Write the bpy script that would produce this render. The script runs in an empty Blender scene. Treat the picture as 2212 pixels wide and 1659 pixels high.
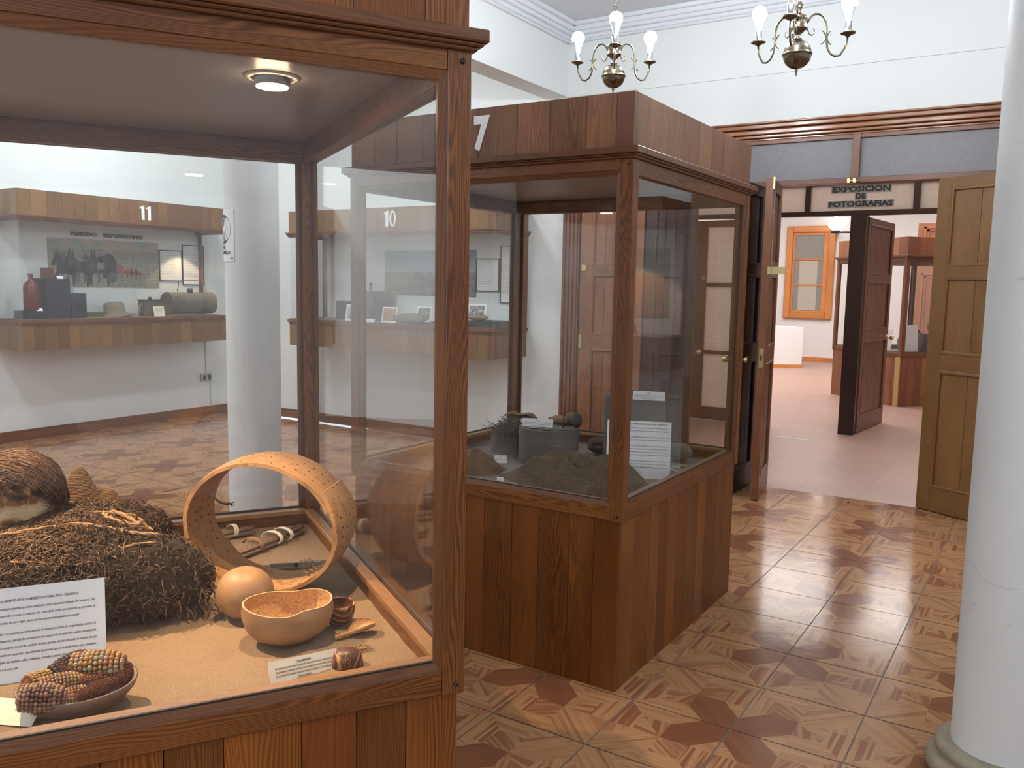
import bpy, bmesh, math, random
from mathutils import Matrix, Vector, noise
C = bpy.context.scene.collection
SC = bpy.context.scene
PI = math.pi
random.seed(7)
# ------------------------------------------------------------------ camera
F_PX = 1844.69
CAM = Vector((1.6277, -2.4715, 1.5527))
YAW, PITCH, ROLL = 0.5662141, 0.1152905, 0.0181095
def cam_axes():
    f = Vector((-math.sin(YAW), math.cos(YAW), 0)); r = Vector((math.cos(YAW), math.sin(YAW), 0)); u = Vector((0, 0, 1))
    f2 = f*math.cos(PITCH)-u*math.sin(PITCH); u2 = u*math.cos(PITCH)+f*math.sin(PITCH)
    r3 = r*math.cos(ROLL)+u2*math.sin(ROLL); u3 = u2*math.cos(ROLL)-r*math.sin(ROLL)
    return r3, u3, f2
cr, cu, cf = cam_axes()
cd = bpy.data.cameras.new('camera'); cd.sensor_width = 36; cd.lens = F_PX*36/2212; cd.clip_start = 0.05; cd.clip_end = 100
co = bpy.data.objects.new('camera', cd); C.objects.link(co)
co.matrix_world = Matrix(((cr.x, cu.x, -cf.x, CAM.x), (cr.y, cu.y, -cf.y, CAM.y), (cr.z, cu.z, -cf.z, CAM.z), (0, 0, 0, 1)))
SC.camera = co
# ------------------------------------------------------------------ world, light, exposure
SC.view_settings.view_transform = 'Standard'; SC.view_settings.look = 'None'
SC.view_settings.exposure = 0.85; SC.view_settings.gamma = 1.0; SC.view_settings.use_curve_mapping = False
w = bpy.data.worlds.new('world'); SC.world = w; w.use_nodes = True
w.node_tree.nodes['Background'].inputs[0].default_value = (0.75, 0.85, 1, 1)
w.node_tree.nodes['Background'].inputs[1].default_value = 1.0
SC.cycles.max_bounces = 7; SC.cycles.transparent_max_bounces = 20; SC.cycles.diffuse_bounces = 3
SC.cycles.use_adaptive_sampling = True; SC.cycles.adaptive_threshold = 0.04
SC.cycles.glossy_bounces = 3; SC.cycles.sample_clamp_indirect = 6.0
SC.cycles.caustics_reflective = False; SC.cycles.caustics_refractive = False
SC.cycles.use_denoising = True
BULB = 235.0        # chandelier bulbs, radiance
SPOT = 44.0         # warm display spots, watts
DAY = 0.62
def area(name, loc, size, power, col, rot=(0, 0, 0)):
    l = bpy.data.lights.new(name, 'AREA'); l.shape = 'RECTANGLE'; l.size, l.size_y = size; l.energy = power*DAY; l.color = col
    o = bpy.data.objects.new(name, l); C.objects.link(o); o.location = loc; o.rotation_euler = rot; return o
# area lamps added under closed ceilings, for the daylight in the rooms beyond
area('gallery_daylight_fill', (0.6, 5.9, 3.6), (3.5, 1.6), 52, (1, .95, .91))
area('far_room_daylight_fill', (-1.5, 12.0, 3.9), (6, 6), 380, (1, .975, .96))
# daylight from the street windows behind the photographer
area('street_window_light', (1.0, -5.8, 2.4), (5.0, 1.4), 60, (.86, .93, 1), (math.radians(90), 0, 0))

# ------------------------------------------------------------------ mesh builder
class MB:
    def __init__(s): s.v = []; s.f = []; s.uv = []; s.tn = []; s.mi = []; s.sm = []; s.M = Matrix.Identity(4)
    def add(s, vs, fs, uv=None, tone=(1, 0, 0), mi=0, sm=False):
        n = len(s.v)
        s.v += [tuple(s.M @ Vector(p)) for p in vs]
        for k, f in enumerate(fs):
            s.f.append([n+i for i in f]); s.mi.append(mi); s.sm.append(sm)
            s.tn.append(tone)
            if uv is None: s.uv.append([(vs[i][0]+vs[i][1]*.7, vs[i][2]) for i in f])
            else: s.uv.append(uv[k])
        return s
    def box(s, a, b, g='z', tone=None, off=None, mi=0):
        x0, y0, z0 = [min(a[i], b[i]) for i in range(3)]; x1, y1, z1 = [max(a[i], b[i]) for i in range(3)]
        if tone is None: tone = (random.uniform(.9, 1.1), random.uniform(.3, .7), 0)
        if off is None: off = (random.uniform(0, 9), random.uniform(0, 9))
        P = [(x0, y0, z0), (x1, y0, z0), (x1, y1, z0), (x0, y1, z0), (x0, y0, z1), (x1, y0, z1), (x1, y1, z1), (x0, y1, z1)]
        F = [((0, 1, 5, 4), 1), ((1, 2, 6, 5), 0), ((2, 3, 7, 6), 1), ((3, 0, 4, 7), 0), ((4, 5, 6, 7), 2), ((3, 2, 1, 0), 2)]
        gi = 'xyz'.index(g); uv = []
        for f, n in F:
            ax = [i for i in range(3) if i != n]
            if gi in ax: al = gi; ac = [i for i in ax if i != gi][0]
            else: al, ac = ax[1], ax[0]
            uv.append([(P[i][ac]+off[0]+n*.37, P[i][al]+off[1]) for i in f])
        return s.add(P, [f for f, n in F], uv, tone, mi)
    def tube(s, pts, r, n=8, tone=(1, 0, 0), mi=0, cap=True, closed=False):
        pts = [Vector(p) for p in pts]; m = len(pts); rs = r if hasattr(r, '__len__') else [r]*m
        vs = []; uv = []; L = [0]
        for i in range(1, m): L.append(L[-1]+(pts[i]-pts[i-1]).length)
        up = None
        for i, p in enumerate(pts):
            if closed: t = (pts[(i+1) % m]-pts[i-1])
            else: t = (pts[min(i+1, m-1)]-pts[max(i-1, 0)])
            if t.length < 1e-9: t = Vector((0, 0, 1))
            t.normalize()
            if up is None: up = Vector((0, 0, 1)) if abs(t.z) < .9 else Vector((1, 0, 0))
            a = t.cross(up)
            if a.length < 1e-6: a = t.cross(Vector((1, .3, .2)))
            a.normalize(); b = a.cross(t); up = b
            for k in range(n):
                an = 2*PI*k/n; vs.append(p+(a*math.cos(an)+b*math.sin(an))*rs[i])
        fs = []
        for i in range(m-1 if not closed else m):
            j = (i+1) % m
            for k in range(n):
                k2 = (k+1) % n; fs.append((i*n+k, i*n+k2, j*n+k2, j*n+k))
                Li = L[i]; Lj = L[j] if j else L[-1]+.01
                uv.append([(k/n*2*PI*rs[i], Li), ((k+1)/n*2*PI*rs[i], Li), ((k+1)/n*2*PI*rs[i], Lj), (k/n*2*PI*rs[i], Lj)])
        if cap and not closed:
            fs.append(tuple(range(n-1, -1, -1))); fs.append(tuple((m-1)*n+k for k in range(n)))
            uv.append([(0, 0)]*n); uv.append([(0, 0)]*n)
        return s.add(vs, fs, uv, tone, mi, True)
    def lathe(s, prof, n=32, tone=(1, 0, 0), mi=0, c=(0, 0, 0), fn=None, sm=True):
        vs = []; fs = []; uv = []
        for i, (r, z) in enumerate(prof):
            for k in range(n):
                a = 2*PI*k/n; rr = max(r, 1e-4)*(fn(a, z) if fn else 1)
                vs.append((c[0]+rr*math.cos(a), c[1]+rr*math.sin(a), c[2]+z))
        for i in range(len(prof)-1):
            for k in range(n):
                k2 = (k+1) % n; fs.append((i*n+k, i*n+k2, (i+1)*n+k2, (i+1)*n+k))
                R = max(prof[i][0], prof[i+1][0])
                uv.append([(k/n*2*PI*R, prof[i][1]), ((k+1)/n*2*PI*R, prof[i][1]), ((k+1)/n*2*PI*R, prof[i+1][1]), (k/n*2*PI*R, prof[i+1][1])])
        return s.add(vs, fs, uv, tone, mi, sm)
    def prism(s, poly, y0, y1, tone=(1, .5, 0), mi=0, flip=False):
        """polygon in xz, extruded in y"""
        n = len(poly); vs = [(x, y0, z) for x, z in poly]+[(x, y1, z) for x, z in poly]
        fs = [tuple(range(n)), tuple(range(2*n-1, n-1, -1))]+[(i, i+n, (i+1) % n+n, (i+1) % n) for i in range(n)]
        return s.add(vs, fs, None, tone, mi)
    def text(s, body, size, loc=(0, 0, 0), align='LEFT', bold=0.0, ext=0.0004, mi=0, sx=1.0, tone=(1, 0, 0), shear=0.0):
        """text standing in the xz plane, facing -y"""
        cu_ = bpy.data.curves.new('t', 'FONT'); cu_.body = body; cu_.size = size; cu_.align_x = align; cu_.offset = bold
        cu_.shear = shear; cu_.extrude = ext; cu_.resolution_u = 2; ob = bpy.data.objects.new('t', cu_); C.objects.link(ob)
        dg = bpy.context.evaluated_depsgraph_get(); me = bpy.data.meshes.new_from_object(ob.evaluated_get(dg))
        vs = [(v.co.x*sx+loc[0], -v.co.z+loc[1], v.co.y+loc[2]) for v in me.vertices]
        fs = [tuple(p.vertices) for p in me.polygons]
        s.add(vs, fs, None, tone, mi)
        bpy.data.objects.remove(ob); bpy.data.curves.remove(cu_); bpy.data.meshes.remove(me)
        return s
    def build(s, name, mats, parent=None, bev=0, seg=1):
        me = bpy.data.meshes.new(name); me.from_pydata(s.v, [], s.f)
        ul = me.uv_layers.new(name='UVMap'); k = 0
        flat = []
        for u in s.uv:
            for q in u: flat += [q[0], q[1]]
        ul.data.foreach_set('uv', flat)
        at = me.color_attributes.new('tone', 'FLOAT_COLOR', 'CORNER'); fl = []
        for t, f in zip(s.tn, s.f): fl += [t[0], t[1], t[2], 1]*len(f)
        at.data.foreach_set('color', fl)
        if not isinstance(mats, (list, tuple)): mats = [mats]
        for m in mats: me.materials.append(m)
        me.polygons.foreach_set('material_index', s.mi); me.polygons.foreach_set('use_smooth', s.sm)
        me.update()
        o = bpy.data.objects.new(name, me); C.objects.link(o)
        if parent: o.parent = parent
        if bev:
            b = o.modifiers.new('bevel', 'BEVEL'); b.width = bev; b.segments = seg; b.limit_method = 'ANGLE'
        return o
def thing(name, label, cat, loc=(0, 0, 0), rz=0, group=None, rot=None, kind=None):
    o = bpy.data.objects.new(name, None); C.objects.link(o); o.location = loc; o.rotation_euler = rot or (0, 0, rz)
    o.empty_display_size = .05
    if kind: o['kind'] = kind
    o['label'] = label; o['category'] = cat
    if group: o['group'] = group
    return o
def tag(o, label=None, cat=None, group=None, kind=None, loc=None, rot=None):
    if label: o['label'] = label
    if cat: o['category'] = cat
    if group: o['group'] = group
    if kind: o['kind'] = kind
    if loc is not None: o.location = loc
    if rot is not None: o.rotation_euler = rot
    return o
def struct(name, mb, mat, **k):
    o = mb.build(name, mat, **k); o['kind'] = 'structure'; return o

# ------------------------------------------------------------------ materials
class NT:
    def __init__(s, name):
        s.m = bpy.data.materials.new(name); s.m.use_nodes = True; s.t = s.m.node_tree; s.n = s.t.nodes; s.l = s.t.links
        s.b = s.n['Principled BSDF']; s.out = s.n['Material Output']
    def N(s, typ, **k):
        n = s.n.new(typ)
        for a, v in k.items():
            if a.startswith('_'): setattr(n, a[1:], v)
        return n
    def L(s, a, b): s.l.new(a, b)
    def math(s, op, a, b=None, c=None):
        n = s.n.new('ShaderNodeMath'); n.operation = op
        for i, x in enumerate((a, b, c)):
            if x is None: continue
            if isinstance(x, (int, float)): n.inputs[i].default_value = x
            else: s.L(x, n.inputs[i])
        return n.outputs[0]
    def mix(s, f, a, b, typ='MIX'):
        n = s.n.new('ShaderNodeMix'); n.data_type = 'RGBA'; n.blend_type = typ
        for i, x in ((0, f), (6, a), (7, b)):
            if isinstance(x, (int, float)): n.inputs[i].default_value = x if i == 0 else (x, x, x, 1)
            elif isinstance(x, tuple): n.inputs[i].default_value = x if len(x) == 4 else (*x, 1)
            else: s.L(x, n.inputs[i])
        return n.outputs[2]
    def noise(s, vec, scale, detail=3, rough=.55, dist=0, out=0):
        n = s.n.new('ShaderNodeTexNoise'); n.inputs['Scale'].default_value = scale; n.inputs['Detail'].default_value = detail
        n.inputs['Roughness'].default_value = rough; n.inputs['Distortion'].default_value = dist
        if vec is not None: s.L(vec, n.inputs['Vector'])
        return n.outputs[out]
    def ramp(s, f, stops):
        n = s.n.new('ShaderNodeValToRGB'); e = n.color_ramp.elements
        while len(e) < len(stops): e.new(.5)
        for el, (p, c) in zip(e, stops): el.position = p; el.color = (*c, 1) if len(c) == 3 else c
        s.L(f, n.inputs[0]); return n.outputs[0]
    def mapv(s, vec, scale=(1, 1, 1), loc=(0, 0, 0), rot=(0, 0, 0)):
        n = s.n.new('ShaderNodeMapping'); n.inputs['Scale'].default_value = scale; n.inputs['Location'].default_value = loc
        n.inputs['Rotation'].default_value = rot; s.L(vec, n.inputs['Vector']); return n.outputs[0]
    def obj(s): return s.n.new('ShaderNodeTexCoord').outputs['Object']
    def uv(s): return s.n.new('ShaderNodeTexCoord').outputs['UV']
    def tone(s):
        a = s.n.new('ShaderNodeVertexColor'); a.layer_name = 'tone'; q = s.n.new('ShaderNodeSeparateColor'); s.L(a.outputs[0], q.inputs[0]); return q.outputs
    def bump(s, h, st=.3, d=.002):
        n = s.n.new('ShaderNodeBump'); n.inputs['Strength'].default_value = st; n.inputs['Distance'].default_value = d
        s.L(h, n.inputs['Height']); s.L(n.outputs[0], s.b.inputs['Normal'])
    def base(s, c):
        if isinstance(c, tuple): s.b.inputs['Base Color'].default_value = (*c, 1) if len(c) == 3 else c
        else: s.L(c, s.b.inputs['Base Color'])
    def rough(s, r):
        if isinstance(r, (int, float)): s.b.inputs['Roughness'].default_value = r
        else: s.L(r, s.b.inputs['Roughness'])
def plain(name, c, rough=.6, metal=0, nz=0, ns=40, bump=0):
    t = NT(name); t.rough(rough); t.b.inputs['Metallic'].default_value = metal
    if nz:
        f = t.noise(t.obj(), ns, 4)
        t.base(t.mix(f, tuple(x*(1-nz) for x in c), tuple(min(1, x*(1+nz)) for x in c)))
        if bump: t.bump(f, bump, .002)
    else: t.base(c)
    return t.m
def wood(name, dark, light, red=(.22, .07, .03), rough=.42, g=1.0, contrast=1.0, bump=.12, coat=0.0):
    t = NT(name); uv = t.uv(); r, gg, b = t.tone()[:3]
    wob = t.noise(t.mapv(uv, (9*g, .9*g, 1)), 1.0, 2, .5)
    m = t.mapv(uv, (52*g, 1.3*g, 1)); n = t.n.new('ShaderNodeVectorMath'); n.operation = 'ADD'; t.L(m, n.inputs[0])
    cx = t.n.new('ShaderNodeCombineXYZ'); t.L(t.math('MULTIPLY', wob, 9.0), cx.inputs[0]); t.L(cx.outputs[0], n.inputs[1])
    wv = t.n.new('ShaderNodeTexWave'); wv.wave_type = 'BANDS'; wv.bands_direction = 'X'; wv.wave_profile = 'SIN'
    wv.inputs['Scale'].default_value = .85; wv.inputs['Distortion'].default_value = 1.6; wv.inputs['Detail'].default_value = 2
    wv.inputs['Detail Scale'].default_value = 1.2; t.L(n.outputs[0], wv.inputs['Vector'])
    fine = t.noise(t.mapv(uv, (230*g, 5*g, 1)), 1.0, 2, .6)
    big = t.noise(t.mapv(uv, (4, 1.2, 1)), 1.0, 2, .5)
    f = t.math('ADD', t.math('MULTIPLY', wv.outputs['Fac'], .42*contrast), t.math('MULTIPLY', fine, .45))
    f = t.math('ADD', f, t.math('MULTIPLY', t.math('SUBTRACT', big, .5), 1.1))
    f = t.math('ADD', f, .5-.225-.21*contrast)
    col = t.mix(t.ramp(f, [(.22, (0, 0, 0)), (.8, (1, 1, 1))]), dark, light)
    col = t.mix(t.math('MULTIPLY', gg, .55), col, t.mix(fine, tuple(x*.75 for x in red), tuple(x*1.25 for x in red)))
    v = t.n.new('ShaderNodeHueSaturation'); t.L(r, v.inputs['Value']); t.L(col, v.inputs['Color'])
    t.base(v.outputs[0])
    t.rough(t.math('ADD', t.math('MULTIPLY', fine, .16), rough-.08))
    t.bump(t.math('ADD', t.math('MULTIPLY', wv.outputs['Fac'], .6), fine), bump, .0012)
    if coat: t.b.inputs['Coat Weight'].default_value = coat; t.b.inputs['Coat Roughness'].default_value = .15
    return t.m
M = {}
M['case'] = wood('stained_pine', (0.1083, 0.0316, 0.0052), (0.2761, 0.0907, 0.0149), (0.1462, 0.0335, 0.0066), .40, 1, 1.0, .15)
M['case_hi'] = wood('stained_pine_upper', (0.1260, 0.0481, 0.0186), (0.3024, 0.1370, 0.0584), (0.1680, 0.0580, 0.0271), .40, 1, .8, .12)
M['frame'] = wood('stained_pine_frame', (0.0773, 0.0245, 0.0050), (0.2731, 0.0993, 0.0201), (0.1340, 0.0378, 0.0091), .40, 1.3, 1.25, .25)
M['ledge'] = wood('stained_pine_moulding', (0.0961, 0.0356, 0.0118), (0.2198, 0.0891, 0.0313), (0.1190, 0.0381, 0.0132), .38, 1.2, .8, .1)
M['tan'] = wood('golden_pine_boards', (0.1243, 0.0575, 0.0143), (0.2486, 0.1303, 0.0380), (0.1421, 0.0545, 0.0166), .4, 1, .8, .1)
M['bead'] = wood('pale_bead_wood', (0.2025, 0.0892, 0.0302), (0.3750, 0.2028, 0.0754), (0.2700, 0.1217, 0.0482), .42, 1.3, .7, .1)
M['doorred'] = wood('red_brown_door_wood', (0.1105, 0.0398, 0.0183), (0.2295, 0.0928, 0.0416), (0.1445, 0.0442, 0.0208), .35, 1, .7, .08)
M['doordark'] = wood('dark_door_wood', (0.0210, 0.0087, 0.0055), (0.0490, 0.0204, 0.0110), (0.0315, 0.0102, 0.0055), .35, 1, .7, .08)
M['dooroak'] = wood('oak_stained_door_wood', (0.1360, 0.0619, 0.0150), (0.2550, 0.1282, 0.0350), (0.1615, 0.0663, 0.0167), .33, 1, .6, .06)
M['beam'] = wood('varnished_beam_wood', (0.2160, 0.0832, 0.0353), (0.3840, 0.1789, 0.0862), (0.2720, 0.0998, 0.0470), .22, 1, .5, .05, .5)
M['orange'] = wood('orange_window_wood', (0.4750, 0.1680, 0.0419), (0.7410, 0.3162, 0.0931), (0.5700, 0.1976, 0.0652), .35, 1, .7, .08)
M['far'] = wood('far_case_wood', (0.2160, 0.0749, 0.0309), (0.3780, 0.1498, 0.0617), (0.2700, 0.0842, 0.0397), .4, 1, .6, .08)
M['pale'] = wood('pale_plank_wood', (0.5580, 0.3557, 0.1147), (0.7200, 0.5242, 0.2117), (0.5400, 0.3276, 0.1323), .4, 1, .6, .08)
# floor tiles
t = NT('parquet_pattern_tile'); uv = t.uv(); r, g_, b_ = t.tone()[:3]
w1 = t.noise(t.mapv(uv, (30, 2.2, 1)), 1.0, 2, .5); w2 = t.noise(t.mapv(uv, (120, 7, 1)), 1.0, 2, .6)
ww = t.noise(t.mapv(uv, (46, 1.6, 1)), 1.0, 1.5, .5)
st = t.ramp(ww, [(.44, (0, 0, 0)), (.54, (1, 1, 1))])
lt = t.mix(w2, (.36, .178, .078), (.55, .305, .150)); dk = (.17, .065, .035)
c1 = t.mix(t.math('MULTIPLY', t.math('SUBTRACT', 1.0, st), g_), lt, t.mix(w2, (.22, .078, .036), (.31, .125, .062)))
c2 = t.mix(t.math('SUBTRACT', 1.0, r), c1, t.mix(w1, (.175, .062, .030), (.28, .115, .056)))
t.base(c2); sm = t.noise(t.obj(), 3, 3)
t.rough(t.math('ADD', t.math('MULTIPLY', sm, .10), .10)); t.b.inputs['IOR'].default_value = 1.5
t.bump(t.noise(t.obj(), 14, 2), .12, .004); M['tile'] = t.m
M['grout'] = plain('grey_grout', (.23, .19, .165), .8, 0, .25, 60)
t = NT('gallery_tile'); o = t.obj(); br = t.n.new('ShaderNodeTexBrick'); br.offset = 0; t.L(o, br.inputs['Vector'])
br.inputs['Scale'].default_value = 1; br.inputs['Brick Width'].default_value = .45; br.inputs['Row Height'].default_value = .45
br.inputs['Mortar Size'].default_value = .004; br.inputs['Color1'].default_value = (.40, .235, .185, 1); br.inputs['Color2'].default_value = (.44, .26, .205, 1)
br.inputs['Mortar'].default_value = (.27, .19, .16, 1); nz = t.noise(o, 5, 4)
t.base(t.mix(t.math('MULTIPLY', nz, .45), br.outputs[0], (.52, .36, .30))); t.rough(.42); M['gallery'] = t.m
def plaster(name, c, mark=.0):
    t = NT(name); o = t.obj(); n1 = t.noise(o, 1.3, 4); n2 = t.noise(o, 60, 3)
    col = t.mix(n1, tuple(x*.93 for x in c), c)
    if mark:
        sc = t.noise(t.mapv(o, (2.2, 2.2, 9)), 2.5, 4, .6, 1.5)
        col = t.mix(t.math('MULTIPLY', t.ramp(sc, [(.66, (0, 0, 0)), (.74, (1, 1, 1))]), mark), col, (.42, .41, .40))
    t.base(col); t.rough(.62); t.bump(t.math('ADD', n2, t.math('MULTIPLY', t.noise(o, 9, 3), .8)), .10, .004); return t.m
M['wall'] = plaster('white_plaster', (.79, .825, .815)); M['ceil'] = plaster('ceiling_paint', (.70, .73, .78))
M['column'] = plaster('column_plaster', (.77, .80, .795), .45); M['crown'] = plaster('crown_paint', (.76, .80, .85))
M['farwall'] = plaster('far_room_plaster', (.84, .81, .79))
M['colbase'] = plain('aged_stone_base', (.30, .26, .18), .55, 0, .35, 25, .2)
def glassmat(name, tint=(1, 1, 1), dust=.0):
    t = NT(name); t.n.remove(t.b); geo = t.n.new('ShaderNodeNewGeometry'); d = t.n.new('ShaderNodeVectorMath'); d.operation = 'DOT_PRODUCT'
    t.L(geo.outputs['Incoming'], d.inputs[0]); t.L(geo.outputs['Normal'], d.inputs[1])
    c = t.math('ABSOLUTE', d.outputs['Value']); f = t.math('ADD', t.math('MULTIPLY', t.math('POWER', t.math('SUBTRACT', 1.0, c), 5.0), .96), .036)
    tr = t.n.new('ShaderNodeBsdfTransparent'); tr.inputs[0].default_value = (*tint, 1); gl = t.n.new('ShaderNodeBsdfGlossy'); gl.inputs['Roughness'].default_value = 0.0
    mx = t.n.new('ShaderNodeMixShader'); t.L(f, mx.inputs[0]); t.L(tr.outputs[0], mx.inputs[1]); t.L(gl.outputs[0], mx.inputs[2])
    if dust:
        df = t.n.new('ShaderNodeBsdfDiffuse'); df.inputs[0].default_value = (.8, .82, .85, 1); m2 = t.n.new('ShaderNodeMixShader')
        t.L(t.math('MULTIPLY', t.noise(t.obj(), 3, 4), dust), m2.inputs[0]); t.L(mx.outputs[0], m2.inputs[1]); t.L(df.outputs[0], m2.inputs[2]); mx = m2
    t.L(mx.outputs[0], t.out.inputs[0]); return t.m
M['glass'] = glassmat('clear_pane_glass', (.992, .996, .995), .010)
t = NT('frosted_glass'); o = t.obj(); nn = t.noise(o, 45, 5, .7)
t.base(t.mix(nn, (.17, .165, .175), (.29, .28, .295))); t.rough(.35); t.b.inputs['Transmission Weight'].default_value = .35; t.bump(nn, .4, .004); M['frost'] = t.m
t = NT('frosted_glass_backlit'); o = t.obj(); nn = t.noise(o, 22, 5, .7)
t.base(t.mix(nn, (.62, .57, .52), (.86, .82, .78))); t.rough(.5); t.b.inputs['Transmission Weight'].default_value = .0; M['frostlit'] = t.m
tl = t.n.new('ShaderNodeBsdfTranslucent'); t.L(t.mix(nn, (.56, .49, .44), (.80, .72, .66)), tl.inputs[0]); mx = t.n.new('ShaderNodeMixShader'); mx.inputs[0].default_value = .75
t.L(t.b.outputs[0], mx.inputs[1]); t.L(tl.outputs[0], mx.inputs[2]); t.L(mx.outputs[0], t.out.inputs[0])
M['brass'] = plain('antique_brass', (.20, .17, .12), .24, 1, .3, 8); M['gold'] = plain('polished_brass', (.62, .50, .24), .3, 1)
M['steel'] = plain('brushed_metal', (.42, .42, .43), .3, 1, .2, 30); M['darkmetal'] = plain('dark_metal', (.05, .05, .055), .4, .8)
M['gourdrim'] = plain('pale_gourd_rim', (.52, .36, .19), .6, 0, .15, 40)
M['white'] = plain('white_paper', (.86, .86, .86), .6); M['strip'] = plain('grey_letter_strip', (.22, .21, .20), .7); M['cream'] = plain('cream_paper', (.82, .76, .62), .6)
M['ink'] = plain('black_ink', (.015, .015, .017), .6); M['greyink'] = plain('grey_ink', (.10, .10, .11), .6)
M['numwhite'] = plain('white_number_paint', (.88, .88, .88), .5); M['plastic'] = plain('white_bulb_plastic', (.85, .86, .88), .35)
M['seal'] = plain('dark_seal', (.02, .018, .018), .6)
def emis(name, c, s):
    t = NT(name); t.base((0.8, .8, .8)); t.b.inputs['Emission Color'].default_value = (*c, 1); t.b.inputs['Emission Strength'].default_value = s; return t.m
M['bulb'] = emis('lit_led_globe', (.93, .965, 1), BULB); M['spot'] = emis('lit_display_lamp', (1, .72, .45), 60)
M['flush'] = emis('fill_lamp_diffuser', (.93, .97, 1), 60)
M['globe'] = emis('lit_glass_globe', (1, .96, .93), 2.2)
M['ceilboard'] = plain('case_ceiling_board', (.27, .235, .22), .35, 0, .08, 3)
M['ceilgrey'] = plain('case_ceiling_grey', (.30, .27, .26), .4, 0, .08, 3)
t = NT('fine_sand'); o = t.obj(); n1 = t.ramp(t.noise(o, 520, 1.5), [(.3, (0, 0, 0)), (.7, (1, 1, 1))]); n2 = t.noise(o, 7, 4)
t.base(t.mix(n1, t.mix(n2, (.17, .11, .065), (.22, .145, .085)), (.36, .25, .155))); t.rough(.95); t.bump(t.math('ADD', n1, t.math('MULTIPLY', n2, 4.)), .5, .003); M['sand'] = t.m
t = NT('grey_sand'); o = t.obj(); n1 = t.ramp(t.noise(o, 330, 1.5), [(.38, (0, 0, 0)), (.62, (1, 1, 1))]); n2 = t.noise(o, 8, 4)
t.base(t.mix(n1, (.15, .13, .11), (.28, .24, .205))); t.rough(.95); t.bump(t.math('ADD', n1, t.math('MULTIPLY', n2, 4.)), .5, .003); M['greysand'] = t.m
M['felt'] = plain('grey_felt', (.135, .124, .112), .95, 0, .25, 300, .2); M['blackbox'] = plain('black_display_block', (.016, .018, .028), .6)
# ------------------------------------------------------------------ floor
TS = .38
PAT = [  # polygon, grain direction, light(1)/dark(0), stripe contrast
 ([(.5,.5),(.22,.5),(0,.75),(0,1),(.27,1),(.5,.78)], (-1,1), .0, .1),
 ([(0,.5),(0,.75),(.22,.5)], (1,.3), 1, .35), ([(.27,1),(.5,1),(.5,.78)], (1,-.3), 1, .3),
 ([(.5,.5),(1,0),(1,.25),(.78,.5)], (1,-1), 1, .3), ([(.5,.5),(.5,.22),(.73,0),(1,0)], (1,-1), .92, .65),
 ([(.78,.5),(1,.25),(1,.5)], (.3,1), 1, .55), ([(.5,.22),(.5,0),(.73,0)], (1,.2), 1, .4),
 ([(.5,.5),(.22,.5),(.23,.23)], (1,.6), .62, .8), ([(.5,.5),(.23,.23),(.5,.22)], (1,.8), .9, .8),
 ([(.22,.5),(0,.5),(0,0),(.23,.23)], (0,1), .95, 1), ([(.23,.23),(0,0),(.5,0),(.5,.22)], (1,0), 1, .45),
 ([(.5,.5),(.5,.78),(.77,.77)], (.3,1), .8, .9), ([(.5,.5),(.77,.77),(.78,.5)], (1,.25), .95, .8),
 ([(.5,.78),(.5,1),(1,1),(.77,.77)], (1,0), 1, .4), ([(.78,.5),(.77,.77),(1,1),(1,.5)], (0,1), .95, 1)]
XW, XE, YS, YN = -6.6, 4.6, -6.0, 4.34
def clip(poly, ax, v, keep_less):
    out = []
    for i, p in enumerate(poly):
        q = poly[(i+1) % len(poly)]; a = (p[ax] <= v) == keep_less or p[ax] == v; b = (q[ax] <= v) == keep_less or q[ax] == v
        if a: out.append(p)
        if a != b:
            tt = (v-p[ax])/(q[ax]-p[ax]); out.append(tuple(p[k]+(q[k]-p[k])*tt for k in range(2)))
    return out
mb = MB()
mb.add([(XW, YS, -.12), (XE, YS, -.12), (XE, 4.23, -.12), (XW, 4.23, -.12), (XW, YS, -.0025), (XE, YS, -.0025), (XE, 4.23, -.0025), (XW, 4.23, -.0025)],
       [(4, 5, 6, 7), (0, 3, 2, 1), (0, 1, 5, 4), (1, 2, 6, 5), (2, 3, 7, 6), (3, 0, 4, 7)], mi=1)
G = .0065
rr = random.Random(3)
for a0 in range(int(XW/TS)-1, int(XE/TS)+1):
    for b0 in range(int(YS/TS)-1, 12):
        if (a0+1)*TS < XW or a0*TS > XE or (b0+1)*TS < YS or b0*TS > 4.23: continue
        jt = rr.uniform(.96, 1.04)
        for poly, g, tn, stp in PAT:
            fl = (a0 % 2) + (b0 % 2); P = []
            for x, y in poly:
                x = .5+(x-.5)*(1-2*G); y = .5+(y-.5)*(1-2*G)
                if a0 % 2: x = 1-x
                if b0 % 2: y = 1-y
                P.append(((a0+x)*TS, (b0+y)*TS))
            if fl == 1: P.reverse()
            for ax, v, kl in ((0, XW, False), (0, XE, True), (1, YS, False), (1, 4.23, True)):
                if P and (min(p[ax] for p in P) < v < max(p[ax] for p in P)): P = clip(P, ax, v, kl)
            if len(P) < 3: continue
            cx_ = sum(p[0] for p in P)/len(P); cy_ = sum(p[1] for p in P)/len(P)
            if not (XW <= cx_ <= XE and YS <= cy_ <= 4.23): continue
            gx, gy = g
            if a0 % 2: gx = -gx
            if b0 % 2: gy = -gy
            n = math.hypot(gx, gy); gx /= n; gy /= n; ox, oy = rr.uniform(0, 50), rr.uniform(0, 50)
            uvs = [(p[0]*-gy+p[1]*gx+ox, p[0]*gx+p[1]*gy+oy) for p in P]
            mb.add([(p[0], p[1], 0) for p in P], [tuple(range(len(P)))], [uvs], (tn, stp, jt), 0)
fl_ = struct('floor', mb, [M['tile'], M['grout']])
mb = MB().box((-4.5, 4.231, -.12), (4.6, 18.5, -.001)); fo = struct('floor_gallery', mb, M['gallery'])
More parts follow.
